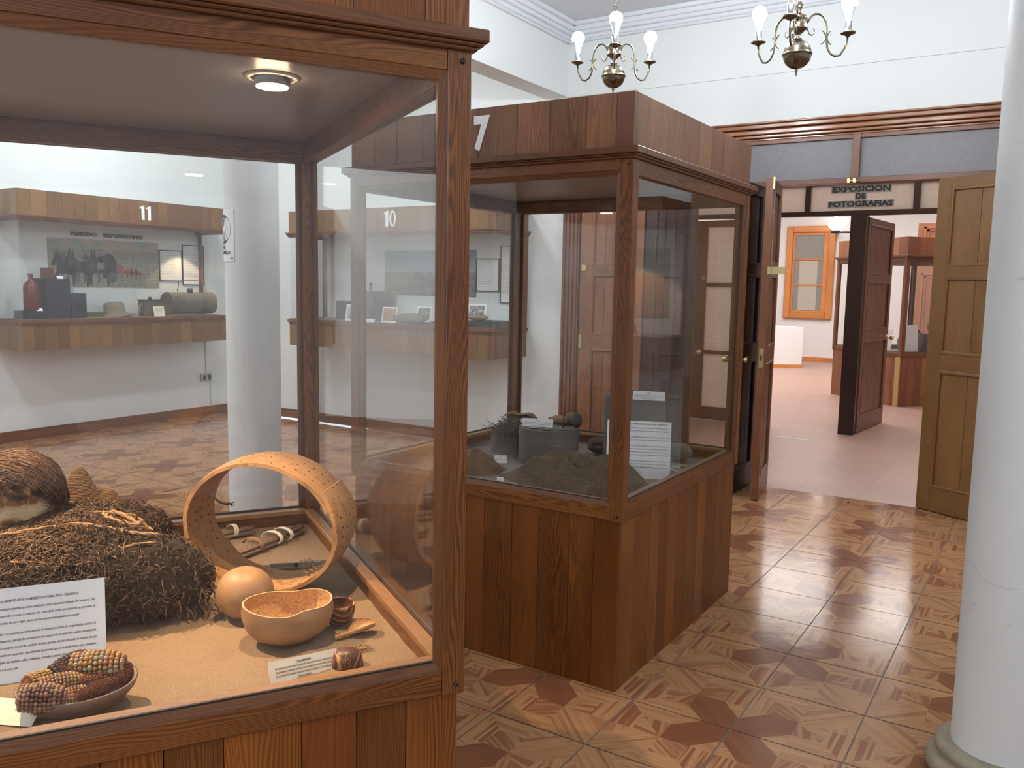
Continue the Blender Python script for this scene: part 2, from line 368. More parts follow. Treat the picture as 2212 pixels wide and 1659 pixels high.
mb = MB().box((-1.25, 6.62, -.001), (-.46, 6.66, .001)); tag(mb.build('floor_tape', plain('pale_tape', (.55, .66, .62), .5)), 'pale strip of tape stuck across the gallery floor', 'tape')
# ------------------------------------------------------------------ walls
H = 3.80; W_ = .16
def wall(name, boxes, mat='wall'):
    mb = MB()
    for a, b in boxes: mb.box(a, b)
    return struct(name, mb, M[mat])
DX0, DX1 = -2.13, 1.50       # door unit
wall('wall_back', [((XW-W_, YN, 0), (DX0, YN+W_, H)), ((DX1, YN, 0), (XE+W_, YN+W_, H)), ((DX0, YN, 2.80), (DX1, YN+W_, H))])
wall('wall_left', [((XW-W_, YS, 0), (XW, YN, H))])
wall('wall_right', [((XE, YS, 0), (XE+W_, YN, H))])
wall('wall_front', [((XW-W_, YS-W_, 0), (-1.6, YS, H)), ((3.6, YS-W_, 0), (XE+W_, YS, H)), ((-1.6, YS-W_, 0), (3.6, YS, 1.5)), ((-1.6, YS-W_, 3.2), (3.6, YS, H))])
mb = MB().box((XW-W_, YS-W_, H), (XE+W_, YN+W_, H+.15)); struct('ceiling', mb, M['ceil'])
# street windows behind the photographer
mb = MB()
for x in (-1.6, -.3, 1.0, 2.3, 3.52): mb.box((x, YS-.12, 1.5), (x+.08, YS-.04, 3.2))
for z in (1.5, 2.3, 3.12): mb.box((-1.6, YS-.11, z), (3.6, YS-.05, z+.08), 'x')
wn = struct('window_1', mb, M['doorred']); g = MB().box((-1.6, YS-.085, 1.5), (3.6, YS-.08, 3.2)).build('window_glass', M['glass'], wn)
# beam between the two ceiling bays and the lintel band along the back wall
mb = MB().box((-2.39, YS, 3.21), (-2.17, YN, H)); struct('trim_beam', mb, M['wall'])
mb = MB().box((-2.17, YN-.012, 3.205), (XE, YN, H)); struct('trim_lintel', mb, M['wall'])
def crown(name, x0, x1, y0, y1):
    mb = MB()
    steps = [(.0, .035, .0, .13), (.035, .06, .02, .12), (.06, .085, .045, .10), (.085, .12, .07, .065), (.12, .15, .10, .035)]
    for k, (a, b, z0, z1) in enumerate([(0, .03, 3.655, H), (.03, .05, 3.672, H), (.05, .085, 3.70, H), (.085, .11, 3.728, H), (.11, .145, 3.765, H)]):
        mb.box((x0+a, y0, z0), (x0+b, y1, z1), 'y'); mb.box((x1-b, y0, z0), (x1-a, y1, z1), 'y')
        mb.box((x0, y1-b, z0), (x1, y1-a, z1), 'x'); mb.box((x0, y0+a, z0), (x1, y0+b, z1), 'x')
    return struct(name, mb, M['crown'], bev=.006)
crown('trim_crown_main', -2.17, XE, YS, YN-.012); crown('trim_crown_left', XW, -2.39, YS, YN)
def base(name, a, b, dark='case'):
    mb = MB(); g = 'x' if abs(b[0]-a[0]) > abs(b[1]-a[1]) else 'y'
    mb.box((a[0], a[1], 0), (b[0], b[1], .075), g)
    if g == 'x': mb.box((a[0], b[1]-(b[1]-a[1])*.55, .075), (b[0], b[1], .10), g)
    else: mb.box((a[0], a[1], .075), (a[0]+(b[0]-a[0])*.55, b[1], .10), g)
    return struct(name, mb, M[dark], bev=.003)
base('baseboard_back', (XW, YN-.018, 0), (DX0, YN, 0)); base('baseboard_left', (XW, YS, 0), (XW+.018, YN-.018, 0))
# ------------------------------------------------------------------ columns
def column(x, y, label):
    r = thing('column', label, 'column', (x, y, 0), group=None)
    pr = [(.15, .10), (.15, 1.0), (.15, 2.2), (.15, 3.2)]
    MB().lathe(pr+[(0, 3.2)], 48).build('shaft', M['column'], r)
    pb = [(.0, 0), (.205, 0), (.218, .012), (.222, .03), (.218, .048), (.204, .060), (.190, .064), (.186, .070), (.194, .078), (.196, .09), (.190, .102), (.174, .108), (.156, .110), (.15, .112)]
    MB().lathe(pb, 48).build('base_moulding', M['colbase'], r); return r
column(1.583, .578, 'white plastered round column with stone ring base at the right edge of the photo')
cl = column(-2.28, .884, 'white plastered round column standing behind the large case, carrying the blue mask sign')
for x, y, z in ((-2.28, .884, 0),): pass
# mask sign, wrapped on the left column
def curved(cx, cy, r, a0, a1, z0, z1, n=10, th=.003, tone=(1, 0, 0), mi=0, mb=None):
    vs = []; fs = []
    for i in range(n+1):
        a = a0+(a1-a0)*i/n
        for rr_, zz in ((r, z0), (r, z1), (r+th, z0), (r+th, z1)): vs.append((cx+rr_*math.cos(a), cy+rr_*math.sin(a), zz))
    for i in range(n):
        b = i*4; c = b+4; fs += [(b+2, c+2, c+3, b+3), (b+1, b, c, c+1)[::-1], (b+3, c+3, c+1, b+1), (b, c, c+2, b+2)]
    fs += [(0, 2, 3, 1), (n*4, n*4+1, n*4+3, n*4+2)]
    mb.add(vs, fs, None, tone, mi)
sg = thing('mask_sign', 'white sign with blue face mask symbol stuck on the column behind the large case', 'sign', (-2.28, .884, 1.655))
A0, A1 = math.radians(-155), math.radians(-79)
mb = MB(); curved(0, 0, .151, A0, A1, 0, .285, 14, mb=mb); mb.build('sign_board', M['numwhite'], sg)
mb = MB(); cz = .178
def cpt(a, z, r=.1546): return (r*math.cos(a), r*math.sin(a), z)
ac = (A0+A1)/2; aw = .080/.155
mb.add([cpt(ac, cz)]+[cpt(ac+aw*math.cos(q*PI/16), cz+.083*math.sin(q*PI/16)) for q in range(32)], [(0, i+1, (i+1) % 32+1) for i in range(32)])
mb.build('blue_disc', plain('sign_blue', (.02, .03, .16), .5), sg)
mb = MB()
for s in (1,):
    mb.tube([cpt(ac+.32*math.cos(q*PI/12), cz+.062*math.sin(q*PI/12), .1556) for q in range(25)], .0016, 4)
    mb.tube([cpt(ac-.26, cz+.01, .1556), cpt(ac, cz-.02, .156), cpt(ac+.26, cz+.01, .1556)], .0018, 4)
    mb.add([cpt(ac-.2, cz-.0, .1556), cpt(ac, cz+.02, .1556), cpt(ac+.2, cz-.0, .1556), cpt(ac+.13, cz-.05, .1556), cpt(ac-.13, cz-.05, .1556)], [(0, 4, 3, 2, 1)])
mb.build('face_symbol', M['numwhite'], sg)
def curved_text(body, size, z, r, bold, a_c, mat, parent, name):
    mb = MB().text(body, size, (0, 0, z), 'CENTER', bold)
    mb.v = [((r+.0008)*math.cos(a_c+v[0]/r), (r+.0008)*math.sin(a_c+v[0]/r), v[2]) for v in mb.v]
    return mb.build(name, mat, parent)
curved_text('USE', .032, .068, .1545, .0012, ac, M['ink'], sg, 'printed_word'); curved_text('MASCARILLA', .026, .042, .1545, .001, ac, M['ink'], sg, 'printed_word')
mb = MB(); curved(0, 0, .1545, A1-.17, A1-.05, .012, .022, 3, .001, mb=mb); mb.build('green_logo', plain('logo_green', (.06, .3, .1), .5), sg)
# ------------------------------------------------------------------ display cases
def planks(mb, x0, x1, w, z0, z1, face, lo, th=.018, seed=0, tones=(.74, 1.26)):
    """boards side by side; face 'y-','y+','x-','x+', lo = coordinate of outer face"""
    rd = random.Random(seed); x = x0
    while x < x1-1e-4:
        ww_ = w*rd.uniform(.72, 1.22); e = min(x1, x+ww_)
        if x1-e < w*.4: e = x1
        tn = (rd.uniform(*tones), rd.choice((0, .1, .4, .9, 1.4)), 0); of = (rd.uniform(0, 20), rd.uniform(0, 20)); g = .0008
        d = rd.uniform(0, .0012)
        if face == 'y-': mb.box((x+g, lo+d, z0), (e-g, lo+th, z1), 'z', tn, of)
        elif face == 'y+': mb.box((x+g, lo-th, z0), (e-g, lo-d, z1), 'z', tn, of)
        elif face == 'x-': mb.box((lo+d, x+g, z0), (lo+th, e-g, z1), 'z', tn, of)
        else: mb.box((lo-th, x+g, z0), (lo-d, e-g, z1), 'z', tn, of)
        x = e
def ring(mb, W, D, ins, th, z0, z1, sides='fblr', tone=None):
    if 'f' in sides: mb.box((ins, ins, z0), (W-ins, ins+th, z1), 'x', tone)
    if 'b' in sides: mb.box((ins, D-ins-th, z0), (W-ins, D-ins, z1), 'x', tone)
    if 'l' in sides: mb.box((ins, ins, z0), (ins+th, D-ins, z1), 'y', tone)
    if 'r' in sides: mb.box((W-ins-th, ins, z0), (W-ins, D-ins, z1), 'y', tone)
def fit_text(body, x0, x1, z0, z1, y, bold):
    mb = MB().text(body, .2, (0, y, 0), 'LEFT', bold, .001)
    if body in ('11', '10'):
        mb = MB(); one = [(.30, 0), (.78, 0), (.78, 1.0), (.52, 1.0), (.0, .86), (.0, .79), (.30, .80)]
        for k in range(1 if body == '10' else 2): mb.prism([(k*1.05+q[0], q[1]) for q in one], y-.001, y+.001)
        if body == '10':
            O_ = [(1.55+.55*math.cos(a*PI/16), .5+.52*math.sin(a*PI/16)) for a in range(32)]; I_ = [(1.55+.25*math.cos(a*PI/16), .5+.40*math.sin(a*PI/16)) for a in range(32)]
            vs = [(p[0], y-.001, p[1]) for p in O_+I_]; mb.add(vs, [(a, (a+1) % 32, 32+(a+1) % 32, 32+a) for a in range(32)])
    xs = [v[0] for v in mb.v]; zs = [v[2] for v in mb.v]; kx = (x1-x0)/(max(xs)-min(xs)); kz = (z1-z0)/(max(zs)-min(zs)); a, b = min(xs), min(zs)
    mb.v = [((v[0]-a)*kx+x0, v[1], (v[2]-b)*kz+z0) for v in mb.v]; return mb
def floor_case(label, W, D, loc, rz, seed, sand, ceil, fasc='case_hi', lower='case', number=None, nx=0, lamps=(), top=2.246, dim=False):
    t = thing('display_case', label, 'display case', loc, rz, None)
    mb = MB(); b = .012
    planks(mb, b, W-b, .125, 0.0, .680, 'y-', b, seed=seed); planks(mb, b, W-b, .125, 0, .680, 'y+', D-b, seed=seed+1)
    planks(mb, b+.018, D-b-.018, .125, 0, .680, 'x-', b, seed=seed+2); planks(mb, b+.018, D-b-.018, .125, 0, .680, 'x+', W-b, seed=seed+3)
    mb.build('base_panelling', M[lower], t, bev=.0012)
    for n_, (x, y) in enumerate(((0, 0), (W-.05, 0), (0, D-.05), (W-.05, D-.05))):
        mb = MB().box((x, y, .672), (x+.05, y+.05, 2.02), 'z'); p = mb.build('post', M['frame'], t, bev=.002)
        if y == 0:
            for z in (.695, 1.992):
                mb = MB(); mb.M = Matrix.Translation((x+.030, -.001, z)) @ Matrix.Rotation(PI/2, 4, 'X'); mb.lathe([(0, .004), (.004, .004), (.0055, .002), (.0055, -.003), (0, -.003)], 12); mb.build('bolt_head', M['darkmetal'], p)
    mb = MB()
    for (a, c, g) in (((.05, .003, .675), (W-.05, .05, .728), 'x'), ((.05, D-.05, .675), (W-.05, D-.003, .728), 'x'), ((.003, .05, .675), (.05, D-.05, .728), 'y'), ((W-.05, .05, .675), (W-.003, D-.05, .728), 'y')): mb.box(a, c, g)
    mb.build('lower_rail', M['frame'], t, bev=.002)
    mb = MB()      # inner sills
    for (a, c, g) in (((.05, .022, .728), (W-.05, .056, .744), 'x'), ((.05, D-.056, .728), (W-.05, D-.022, .744), 'x'), ((.022, .05, .728), (.056, D-.05, .744), 'y'), ((W-.056, .05, .728), (W-.022, D-.05, .744), 'y')): mb.box(a, c, g, (1, .5, 0))
    mb.build('inner_sill', M['bead'], t, bev=.0015)
    mb = MB(); sz0, sz1 = .7445, .7505
    for (a, c, g) in (((.06, .0115, sz0), (W-.06, .0172, sz1), 'x'), ((.06, D-.0172, sz0), (W-.06, D-.0115, sz1), 'x'), ((.0115, .06, sz0), (.0172, D-.06, sz1), 'y'), ((W-.0172, .06, sz0), (W-.0115, D-.06, sz1), 'y')): mb.box(a, c, g)
    mb.build('rubber_seal', M['seal'], t)
    mb = MB()      # outer glazing beads
    e = .05
    def bead_rect(o0, o1, L, fn):
        # mitred frame in a plane: outer at o0, inner 0.018 inside
        z0, z1 = .728, 1.972; q = .019
        out = [(e, z0), (L-e, z0), (L-e, z1), (e, z1)]; inn = [(e+q, z0+q), (L-e-q, z0+q), (L-e-q, z1-q), (e+q, z1-q)]
        for i in range(4):
            j = (i+1) % 4; A_, B_, C_, D_ = out[i], out[j], inn[j], inn[i]
            P = [fn(A_[0], .004, A_[1]), fn(B_[0], .004, B_[1]), fn(C_[0], .010, C_[1]), fn(D_[0], .010, D_[1]), fn(A_[0], .0165, A_[1]), fn(B_[0], .0165, B_[1]), fn(C_[0], .0165, C_[1]), fn(D_[0], .0165, D_[1])]
            al = lambda p: (p[0], p[1]) if i % 2 else (p[1], p[0])
            src = [A_, B_, C_, D_]; off = random.uniform(0, 9)
            u4 = [(al(p)[0]+off, al(p)[1]) if i % 2 else (p[1]+off, p[0]) for p in src]
            if i % 2: u4 = [(p[0]+off, p[1]) for p in src]
            mb.add(P, [(0, 1, 2, 3), (3, 2, 6, 7), (0, 4, 5, 1), (4, 7, 6, 5)], [u4]*4, (1, .5, 0))
    bead_rect(0, 0, W, lambda a, d, z: (a, d, z)); bead_rect(0, 0, W, lambda a, d, z: (W-a, D-d, z))
    bead_rect(0, 0, D, lambda a, d, z: (d, D-a, z)); bead_rect(0, 0, D, lambda a, d, z: (W-d, a, z))
    mb.build('glazing_bead', M['ledge'], t)
    for nm, a, c in (('f', (.058, .0175, .745), (W-.058, .0215, 1.958)), ('b', (.058, D-.0215, .745), (W-.058, D-.0175, 1.958)), ('l', (.0175, .058, .745), (.0215, D-.058, 1.958)), ('r', (W-.0215, .058, .745), (W-.0175, D-.058, 1.958))):
        MB().box(a, c).build('glass_pane', M['glass'], t)
    mb = MB()
    for (a, c, g) in (((.05, .003, 1.972), (W-.05, .05, 2.022), 'x'), ((.05, D-.05, 1.955), (W-.05, D-.003, 2.022), 'x'), ((.003, .05, 1.955), (.05, D-.05, 2.022), 'y'), ((W-.05, .05, 1.955), (W-.003, D-.05, 2.022), 'y')): mb.box(a, c, g)
    mb.build('upper_rail', M['frame'], t, bev=.002)
    mb = MB(); o = .028
    for k, (oo, z0, z1) in enumerate(((.010, 2.012, 2.022), (.020, 2.020, 2.028), (.028, 2.027, 2.052))):
        mb.box((-oo, -oo, z0), (W+oo, .05, z1), 'x'); mb.box((-oo, D-.05, z0), (W+oo, D+oo, z1), 'x'); mb.box((-oo, .05, z0), (.05, D-.05, z1), 'y'); mb.box((W-.05, .05, z0), (W+oo, D-.05, z1), 'y')
    mb.build('ledge_moulding', M['ledge'], t, bev=.003)
    mb = MB(); f = .004
    planks(mb, f, W-f, .15, 2.052, top, 'y-', f, seed=seed+5); planks(mb, f, W-f, .15, 2.052, top, 'y+', D-f, seed=seed+6)
    planks(mb, f+.018, D-f-.018, .15, 2.052, top, 'x-', f, seed=seed+7); planks(mb, f+.018, D-f-.018, .15, 2.052, top, 'x+', W-f, seed=seed+8)
    mb.build('fascia_panelling', M[fasc], t, bev=.001)
    MB().box((.05, .05, 2.022), (W-.05, D-.05, 2.03)).build('ceiling_board', M[ceil], t)
    # sand bed, gently uneven
    nx_, ny = 60, 60; vs = []; fs = []
    for i in range(nx_+1):
        for j in range(ny+1):
            x = .05+(W-.1)*i/nx_; y = .05+(D-.1)*j/ny
            ed = min(x-.05, W-.05-x, y-.05, D-.05-y)
            z = .684+.004*noise.noise((x*9, y*9, seed))+.003*noise.noise((x*25, y*25, seed))+(.006*max(0, 1-ed/.03))
            vs.append((x, y, z))
    for i in range(nx_):
        for j in range(ny): a = i*(ny+1)+j; fs.append((a, a+ny+1, a+ny+2, a+1))
    m2 = MB().add(vs, fs, None, sm=True); tag(m2.build('sand_bed', M[sand], t), kind='stuff')
    MB().box((.03, .03, .64), (W-.03, D-.03, .672)).build('deck_board', M[lower], t)
    if number:
        fit_text(number, nx, nx+.076, 2.079, 2.216, .0025, .010).build('painted_number', M['numwhite'], t)
    for (x, y) in lamps:
        mb = MB(); mb.M = Matrix.Translation((x, y, 0)); mb.lathe([(.062, 2.022), (.062, 2.018), (.046, 2.016), (.042, 2.022)], 28); lp = mb.build('lamp_ring', M['plastic'], t)
        mb = MB(); mb.M = Matrix.Translation((x, y, 0)); mb.lathe([(.041, 2.022), (.040, 2.004), (.034, 1.998)], 24); mb.build('lamp_bowl', M['steel'], lp)
        mb = MB(); mb.M = Matrix.Translation((x, y, 0)); mb.lathe([(.036, 2.010), (.036, 1.997), (0, 1.996)], 24); mb.build('lamp_lens', M['spot'], lp)
    return t

TH1 = math.radians(58.0); U1 = Vector((-math.cos(TH1), -math.sin(TH1), 0)); V1 = Vector((-math.sin(TH1), math.cos(TH1), 0)); O1 = Vector((.603, -1.03, 0)); W1 = 1.42; D1 = 1.42
def L1(u, v, z=0): return O1+U1*u+V1*v+Vector((0, 0, z))
case1 = floor_case('large glass display case nearest the camera, lit warm inside, holding the bound bundle and hoop', W1, D1, L1(W1, 0), TH1, 11, 'sand', 'ceilboard', fasc='case', dim=True,
                   lamps=((W1-.31, .456), (W1-1.10, .90)))
case7 = floor_case('freestanding glass display case numbered 7 with grey drum stands inside', 1.365, 1.37, (-1.055, .385, 0), 0, 31, 'greysand', 'ceilgrey', number='7', nx=.664)
# warm lamps of the large case
def spot(name, loc, aim, power, size, blend=.25, rad=.012, col=(1, .69, .40)):
    l = bpy.data.lights.new(name, 'SPOT'); l.energy = power; l.spot_size = math.radians(size); l.spot_blend = blend; l.shadow_soft_size = rad; l.color = col
    o = bpy.data.objects.new(name, l); C.objects.link(o); o.location = loc
    o.rotation_euler = (Vector(aim)-Vector(loc)).to_track_quat('-Z', 'Y').to_euler(); return o
spot('display_lamp_light', L1(.31, .456, 1.990), L1(.27, .40, .69), SPOT*.85, 50, 1.0); spot('display_lamp_light_left', L1(1.10, .90, 1.990), L1(.62, .60, .69), SPOT*2.1, 72, .8)
# wall cases
def wall_case(label, W, D, loc, rz, seed, number, nx, top=2.26, lz=1.995, backcol='wall', lamp=None, boards='tan', deck='ceilgrey', ext=True):
    t = thing('wall_case', label, 'display case', loc, rz)
    mb = MB()
    planks(mb, 0, W, .115, .893, 1.112, 'y-', 0, seed=seed, tones=(.85, 1.15)); planks(mb, .018, D, .115, .893, 1.112, 'x-', 0, seed=seed+1); planks(mb, .018, D, .115, .893, 1.112, 'x+', W, seed=seed+2)
    mb.build('base_panelling', M[boards], t, bev=.001)
    MB().box((.018, .018, .90), (W-.018, D-.004, .93), 'x').build('bottom_board', M[boards], t)
    mb = MB()
    for o, z0, z1 in ((.006, 1.112, 1.135), (.016, 1.132, 1.158), (.004, 1.156, 1.168)):
        mb.box((-o, -o, z0), (W+o, .05, z1), 'x'); mb.box((-o, .05, z0), (.05, D, z1), 'y'); mb.box((W-.05, .05, z0), (W+o, D, z1), 'y')
    mb.build('sill_moulding', M['ledge'], t, bev=.002)
    MB().box((.05, .05, 1.14), (W-.05, D-.01, 1.165)).build('deck_board', M[deck], t)
    MB().box((.012, .012, 1.166), (W-.012, .017, lz+.01)).build('glass_pane', M['glass'], t)
    for x in (.012, W-.017): MB().box((x, .019, 1.166), (x+.005, D-.07, lz+.01)).build('glass_pane', M['glass'], t)
    for x in (.0, W-.022): MB().box((x, D-.068, 1.112), (x+.022, D, lz+.02), 'z').build('side_board', M['frame'], t)
    MB().box((.022, D-.022, 1.166), (W-.022, D-.006, lz+.04)).build('back_board', M[backcol], t)
    mb = MB()
    for o, z0, z1 in ((.004, lz, lz+.016), (.014, lz+.014, lz+.034), (.026, lz+.032, lz+.05)):
        mb.box((-o, -o, z0), (W+o, .05, z1), 'x'); mb.box((-o, .05, z0), (.05, D, z1), 'y'); mb.box((W-.05, .05, z0), (W+o, D, z1), 'y')
    mb.build('ledge_moulding', M['ledge'], t, bev=.002)
    MB().box((.05, .05, lz+.03), (W-.05, D-.022, lz+.045)).build('ceiling_board', M['ceilgrey'], t)
    mb = MB(); planks(mb, .002, W-.002, .125, lz+.05, top, 'y-', .002, seed=seed+4, tones=(.9, 1.15)); planks(mb, .02, D, .125, lz+.05, top, 'x-', .002, seed=seed+5); planks(mb, .02, D, .125, lz+.05, top, 'x+', W-.002, seed=seed+6)
    mb.build('fascia_panelling', M[boards], t, bev=.001)
    if number: fit_text(number, nx, nx+(.149 if number == '10' else .123), lz+.084, lz+.084+(.150 if number == '10' else .137), .0005, .008).build('painted_number', M['numwhite'], t)
    return t
case10 = wall_case('wall display case numbered 10 on the back wall, seen through both glass cases', 2.56, .55, (-5.11, 3.79, 0), 0, 51, '10', 1.285)
case11 = wall_case('wall display case numbered 11 on the left wall, left of the round column', 2.25, .51, (-6.09, 1.58, 0), PI/2, 71, '11', 1.185, top=2.317, lz=2.045)
case9 = wall_case('wall display case on the back wall right of the doors, seen mirrored in case 7', 2.4, .59, (1.57, 3.75, 0), 0, 91, None, 0, top=2.25, lz=2.0, boards='case')
# ------------------------------------------------------------------ doors
RZ = [(.0, .18), (1.01, 1.13), (1.66, 1.74), (2.27, 2.34)]; PZ = [(.18, 1.01), (1.13, 1.66), (1.74, 2.27)]
def leaf(name, label, width, loc, rz, mat, ntongue=2, th=.045, z0=.006, sc=1.0, stile=.085, molded=True, glass=False, knob=None, frontonly=False):
    """door leaf, local x from hinge, faces at y=0 and y=th"""
    t = thing(name, label, 'door leaf', (loc[0], loc[1], 0), rz, kind='structure')
    mb = MB(); Z = lambda z: max(z0, z*sc)
    mb.box((0, 0, Z(0)), (stile, th, Z(2.34)), 'z'); mb.box((width-stile, 0, Z(0)), (width, th, Z(2.34)), 'z')
    rails = RZ if not glass else [(0, .16), (.79, .83), (1.58, 1.62), (2.27, 2.34)]; pans = PZ if not glass else [(.16, .79), (.83, 1.58), (1.62, 2.27)]
    for a, b in rails: mb.box((stile, 0, Z(a)), (width-stile, th, Z(b)), 'x')
    mb.build('leaf_frame', mat, t, bev=.002)
    for a, b in pans:
        mb = MB(); x0, x1 = stile, width-stile
        if glass:
            MB().box((x0-.004, th*.4, Z(a)-.004), (x1+.004, th*.6, Z(b)+.004)).build('frosted_pane', M['frostlit'], t); continue
        n = ntongue; wd = (x1-x0)/n
        for i in range(n):
            tn = (random.uniform(.93, 1.08), random.uniform(.2, .8), 0)
            mb.box((x0+i*wd+.001, th*.28, Z(a)-.002), (x0+(i+1)*wd-.001, th*.72, Z(b)+.002), 'z', tn)
        pn = mb.build('door_panel', mat, t, bev=.0025)
        if molded:
            mb = MB(); q = .018
            for y0, y1 in ((-.004, th*.3), (th*.7, th+.004)):
                mb.box((x0-.003, y0, Z(a)-.003), (x0+q, y1, Z(b)+.003), 'z'); mb.box((x1-q, y0, Z(a)-.003), (x1+.003, y1, Z(b)+.003), 'z')
                mb.box((x0+q, y0, Z(a)-.003), (x1-q, y1, Z(a)+q), 'x'); mb.box((x0+q, y0, Z(b)-q), (x1-q, y1, Z(b)+.003), 'x')
            mb.build('panel_moulding', mat, pn, bev=.004, seg=2)
    if knob:
        kx, kz, sides = knob
        for s in sides:
            y = 0 if s < 0 else th; mb = MB(); mb.M = Matrix.Translation((kx, y, kz)) @ Matrix.Rotation(PI/2 if s < 0 else -PI/2, 4, 'X')
            mb.lathe([(0, 0), (.032, 0), (.033, .004), (.026, .010), (.013, .014), (.011, .034), (.020, .040), (.026, .048), (.027, .062), (.024, .072), (.012, .078), (0, .078)], 24)
            mb.build('door_knob', M['gold'], t)
    return t
# jambs and transom of the double doors in the back wall
mb = MB()
for x0, x1 in ((-2.13, -1.965), (1.42, 1.50)): mb.box((x0, 4.235, 0), (x1, 4.46, 2.70), 'z')
for k in range(4): mb.box((-2.125+k*.04, 4.222, 0), (-2.10+k*.04, 4.24, 2.70), 'z')
struct('trim_door_jamb', mb, M['doorred'], bev=.003)
mb = MB()
for y0, z0, z1 in ((4.265, 2.695, 2.71), (4.235, 2.712, 2.733), (4.205, 2.735, 2.765), (4.225, 2.765, 2.775), (4.185, 2.775, 2.805), (4.165, 2.805, 2.82)): mb.box((-2.16, y0, z0), (1.56, 4.46, z1), 'x')
struct('trim_door_head', mb, M['beam'], bev=.005)
mb = MB(); mb.box((-1.965, 4.265, 2.345), (1.42, 4.36, 2.385), 'x'); mb.box((-1.965, 4.275, 2.668), (1.42, 4.36, 2.70), 'x')
for x in (.262, -.70): mb.box((x, 4.262, 2.38), (x+.055, 4.36, 2.70), 'z')
tr = struct('window_2', mb, M['doorred'], bev=.002)
for a, b in ((-1.965, -.70), (-.645, .262), (.317, 1.42)): MB().box((a, 4.30, 2.38), (b, 4.306, 2.68)).build('frosted_pane', M['frost'], tr)
mb = MB().box((.245, 4.235, 2.343), (.265, 4.265, 2.375)).box((.285, 4.235, 2.343), (.305, 4.265, 2.372)); mb.tube([(.235, 4.245, 2.358), (.325, 4.245, 2.358)], .008, 8); mb.build('bolt_catch', M['gold'], tr)
# leaves
lA = leaf('door_1', 'open brown door leaf seen edge on, right of case 7, with brass lock plate', .60, (-.29, 4.29), math.radians(-80.4), M['doorred'], 3, .055)
MB().box((.598, .012, .99), (.603, .043, 1.13)).build('lock_plate', M['gold'], lA); MB().box((.602, .022, 1.04), (.606, .033, 1.08)).build('lock_slot', M['darkmetal'], lA)
MB().box((.598, .040, 1.665), (.601, .16, 1.715), 'x').build('hasp_plate', M['gold'], lA)
mb = MB().box((.592, .05, 2.26), (.604, .062, 2.345)); mb.build('flush_bolt', M['gold'], lA)
ch = [(.605, .062, 2.26-.012*i) for i in range(64)]
mb = MB()
for i in range(0, 54):
    z = 2.25-i*.0115; a = (i % 2)*PI/2; c_ = Vector((.612, .066, z))
    d = Vector((math.cos(a), math.sin(a), 0)); mb.tube([c_+d*.0035*math.cos(q*PI/4)+Vector((0, 0, .0075*math.sin(q*PI/4))) for q in range(8)], .0011, 4, closed=True)
mb.build('chain', M['steel'], lA)
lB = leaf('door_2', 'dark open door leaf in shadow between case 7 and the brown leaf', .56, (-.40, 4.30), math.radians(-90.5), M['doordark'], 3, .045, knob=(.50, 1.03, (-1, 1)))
leaf('door_3', 'golden brown panelled door leaf swung open beside the white column', .62, (.86, 4.215), math.radians(-27.5), M['dooroak'], 2, .045, stile=.10)
leaf('door_4', 'closed golden brown leaf behind the swung one', .55, (.87, 4.30), 0, M['dooroak'], 2, .045)
lC = leaf('door_5', 'closed panelled door leaf left of the opening, seen through case 7', .60, (-1.955, 4.25), 0, M['case_hi'], 3, .045, stile=.12)
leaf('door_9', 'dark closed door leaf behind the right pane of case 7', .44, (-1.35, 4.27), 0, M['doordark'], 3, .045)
MB().box((.004, -.006, 1.01), (.034, 0, 1.13)).build('lock_plate', M['gold'], lC); MB().box((.02, -.009, 1.69), (.06, 0, 1.74)).build('hasp_plate', M['gold'], lC)
def padlock(loc, rz, label):
    t = thing('padlock', label, 'padlock', loc, rz)
    MB().box((-.02, -.007, -.042), (.02, .007, 0)).build('lock_body', M['gold'], t, bev=.003, seg=2)
    MB().tube([(-.013, 0, -.004)]+[(-.013*math.cos(q*PI/8), 0, .022+.015*math.sin(q*PI/8)) for q in range(9)]+[(.013, 0, -.004)], .003, 8).build('shackle', M['steel'], t)
padlock((-.375, 3.80, 1.62), .3, 'small brass padlock hanging on the dark door leaf')
# second partition with the exhibition sign
YP = 7.25
mb = MB()
for x0, x1 in ((-4.4, -4.25), (-2.35, -2.25), (-1.37, -1.27), (-.80, -.745), (.285, .345), (1.40, 1.5)):
    mb.box((x0, YP, 2.36), (x1, YP+.08, 2.70), 'z')
for x0, x1 in ((-4.4, -4.3), (-2.27, -2.14), (-1.25, -1.10), (-.31, -.15), (1.40, 1.5)): mb.box((x0, YP-.02, 0), (x1, YP+.12, 2.38), 'z')
mb.box((-4.4, YP-.01, 2.355), (1.5, YP+.10, 2.405), 'x'); mb.box((-4.4, YP, 2.685), (1.5, YP+.1, 2.76), 'x')
struct('trim_partition_frame', mb, M['doordark'], bev=.002)
wp = thing('window_3', 'row of backlit frosted panes above the gallery doors', 'window', (0, YP, 0), kind='structure')
for a, b in ((-4.3, -2.35), (-2.25, -1.37), (-1.27, -.80), (-.745, .285), (.345, 1.40)):
    MB().box((a, .035, 2.40), (b, .042, 2.69)).build('frosted_pane', M['frostlit'], wp)
sg = thing('exhibition_sign', 'black lettering reading EXPOSICION DE FOTOGRAFIAS on the frosted pane', 'sign', (-.235, YP+.03, 0))
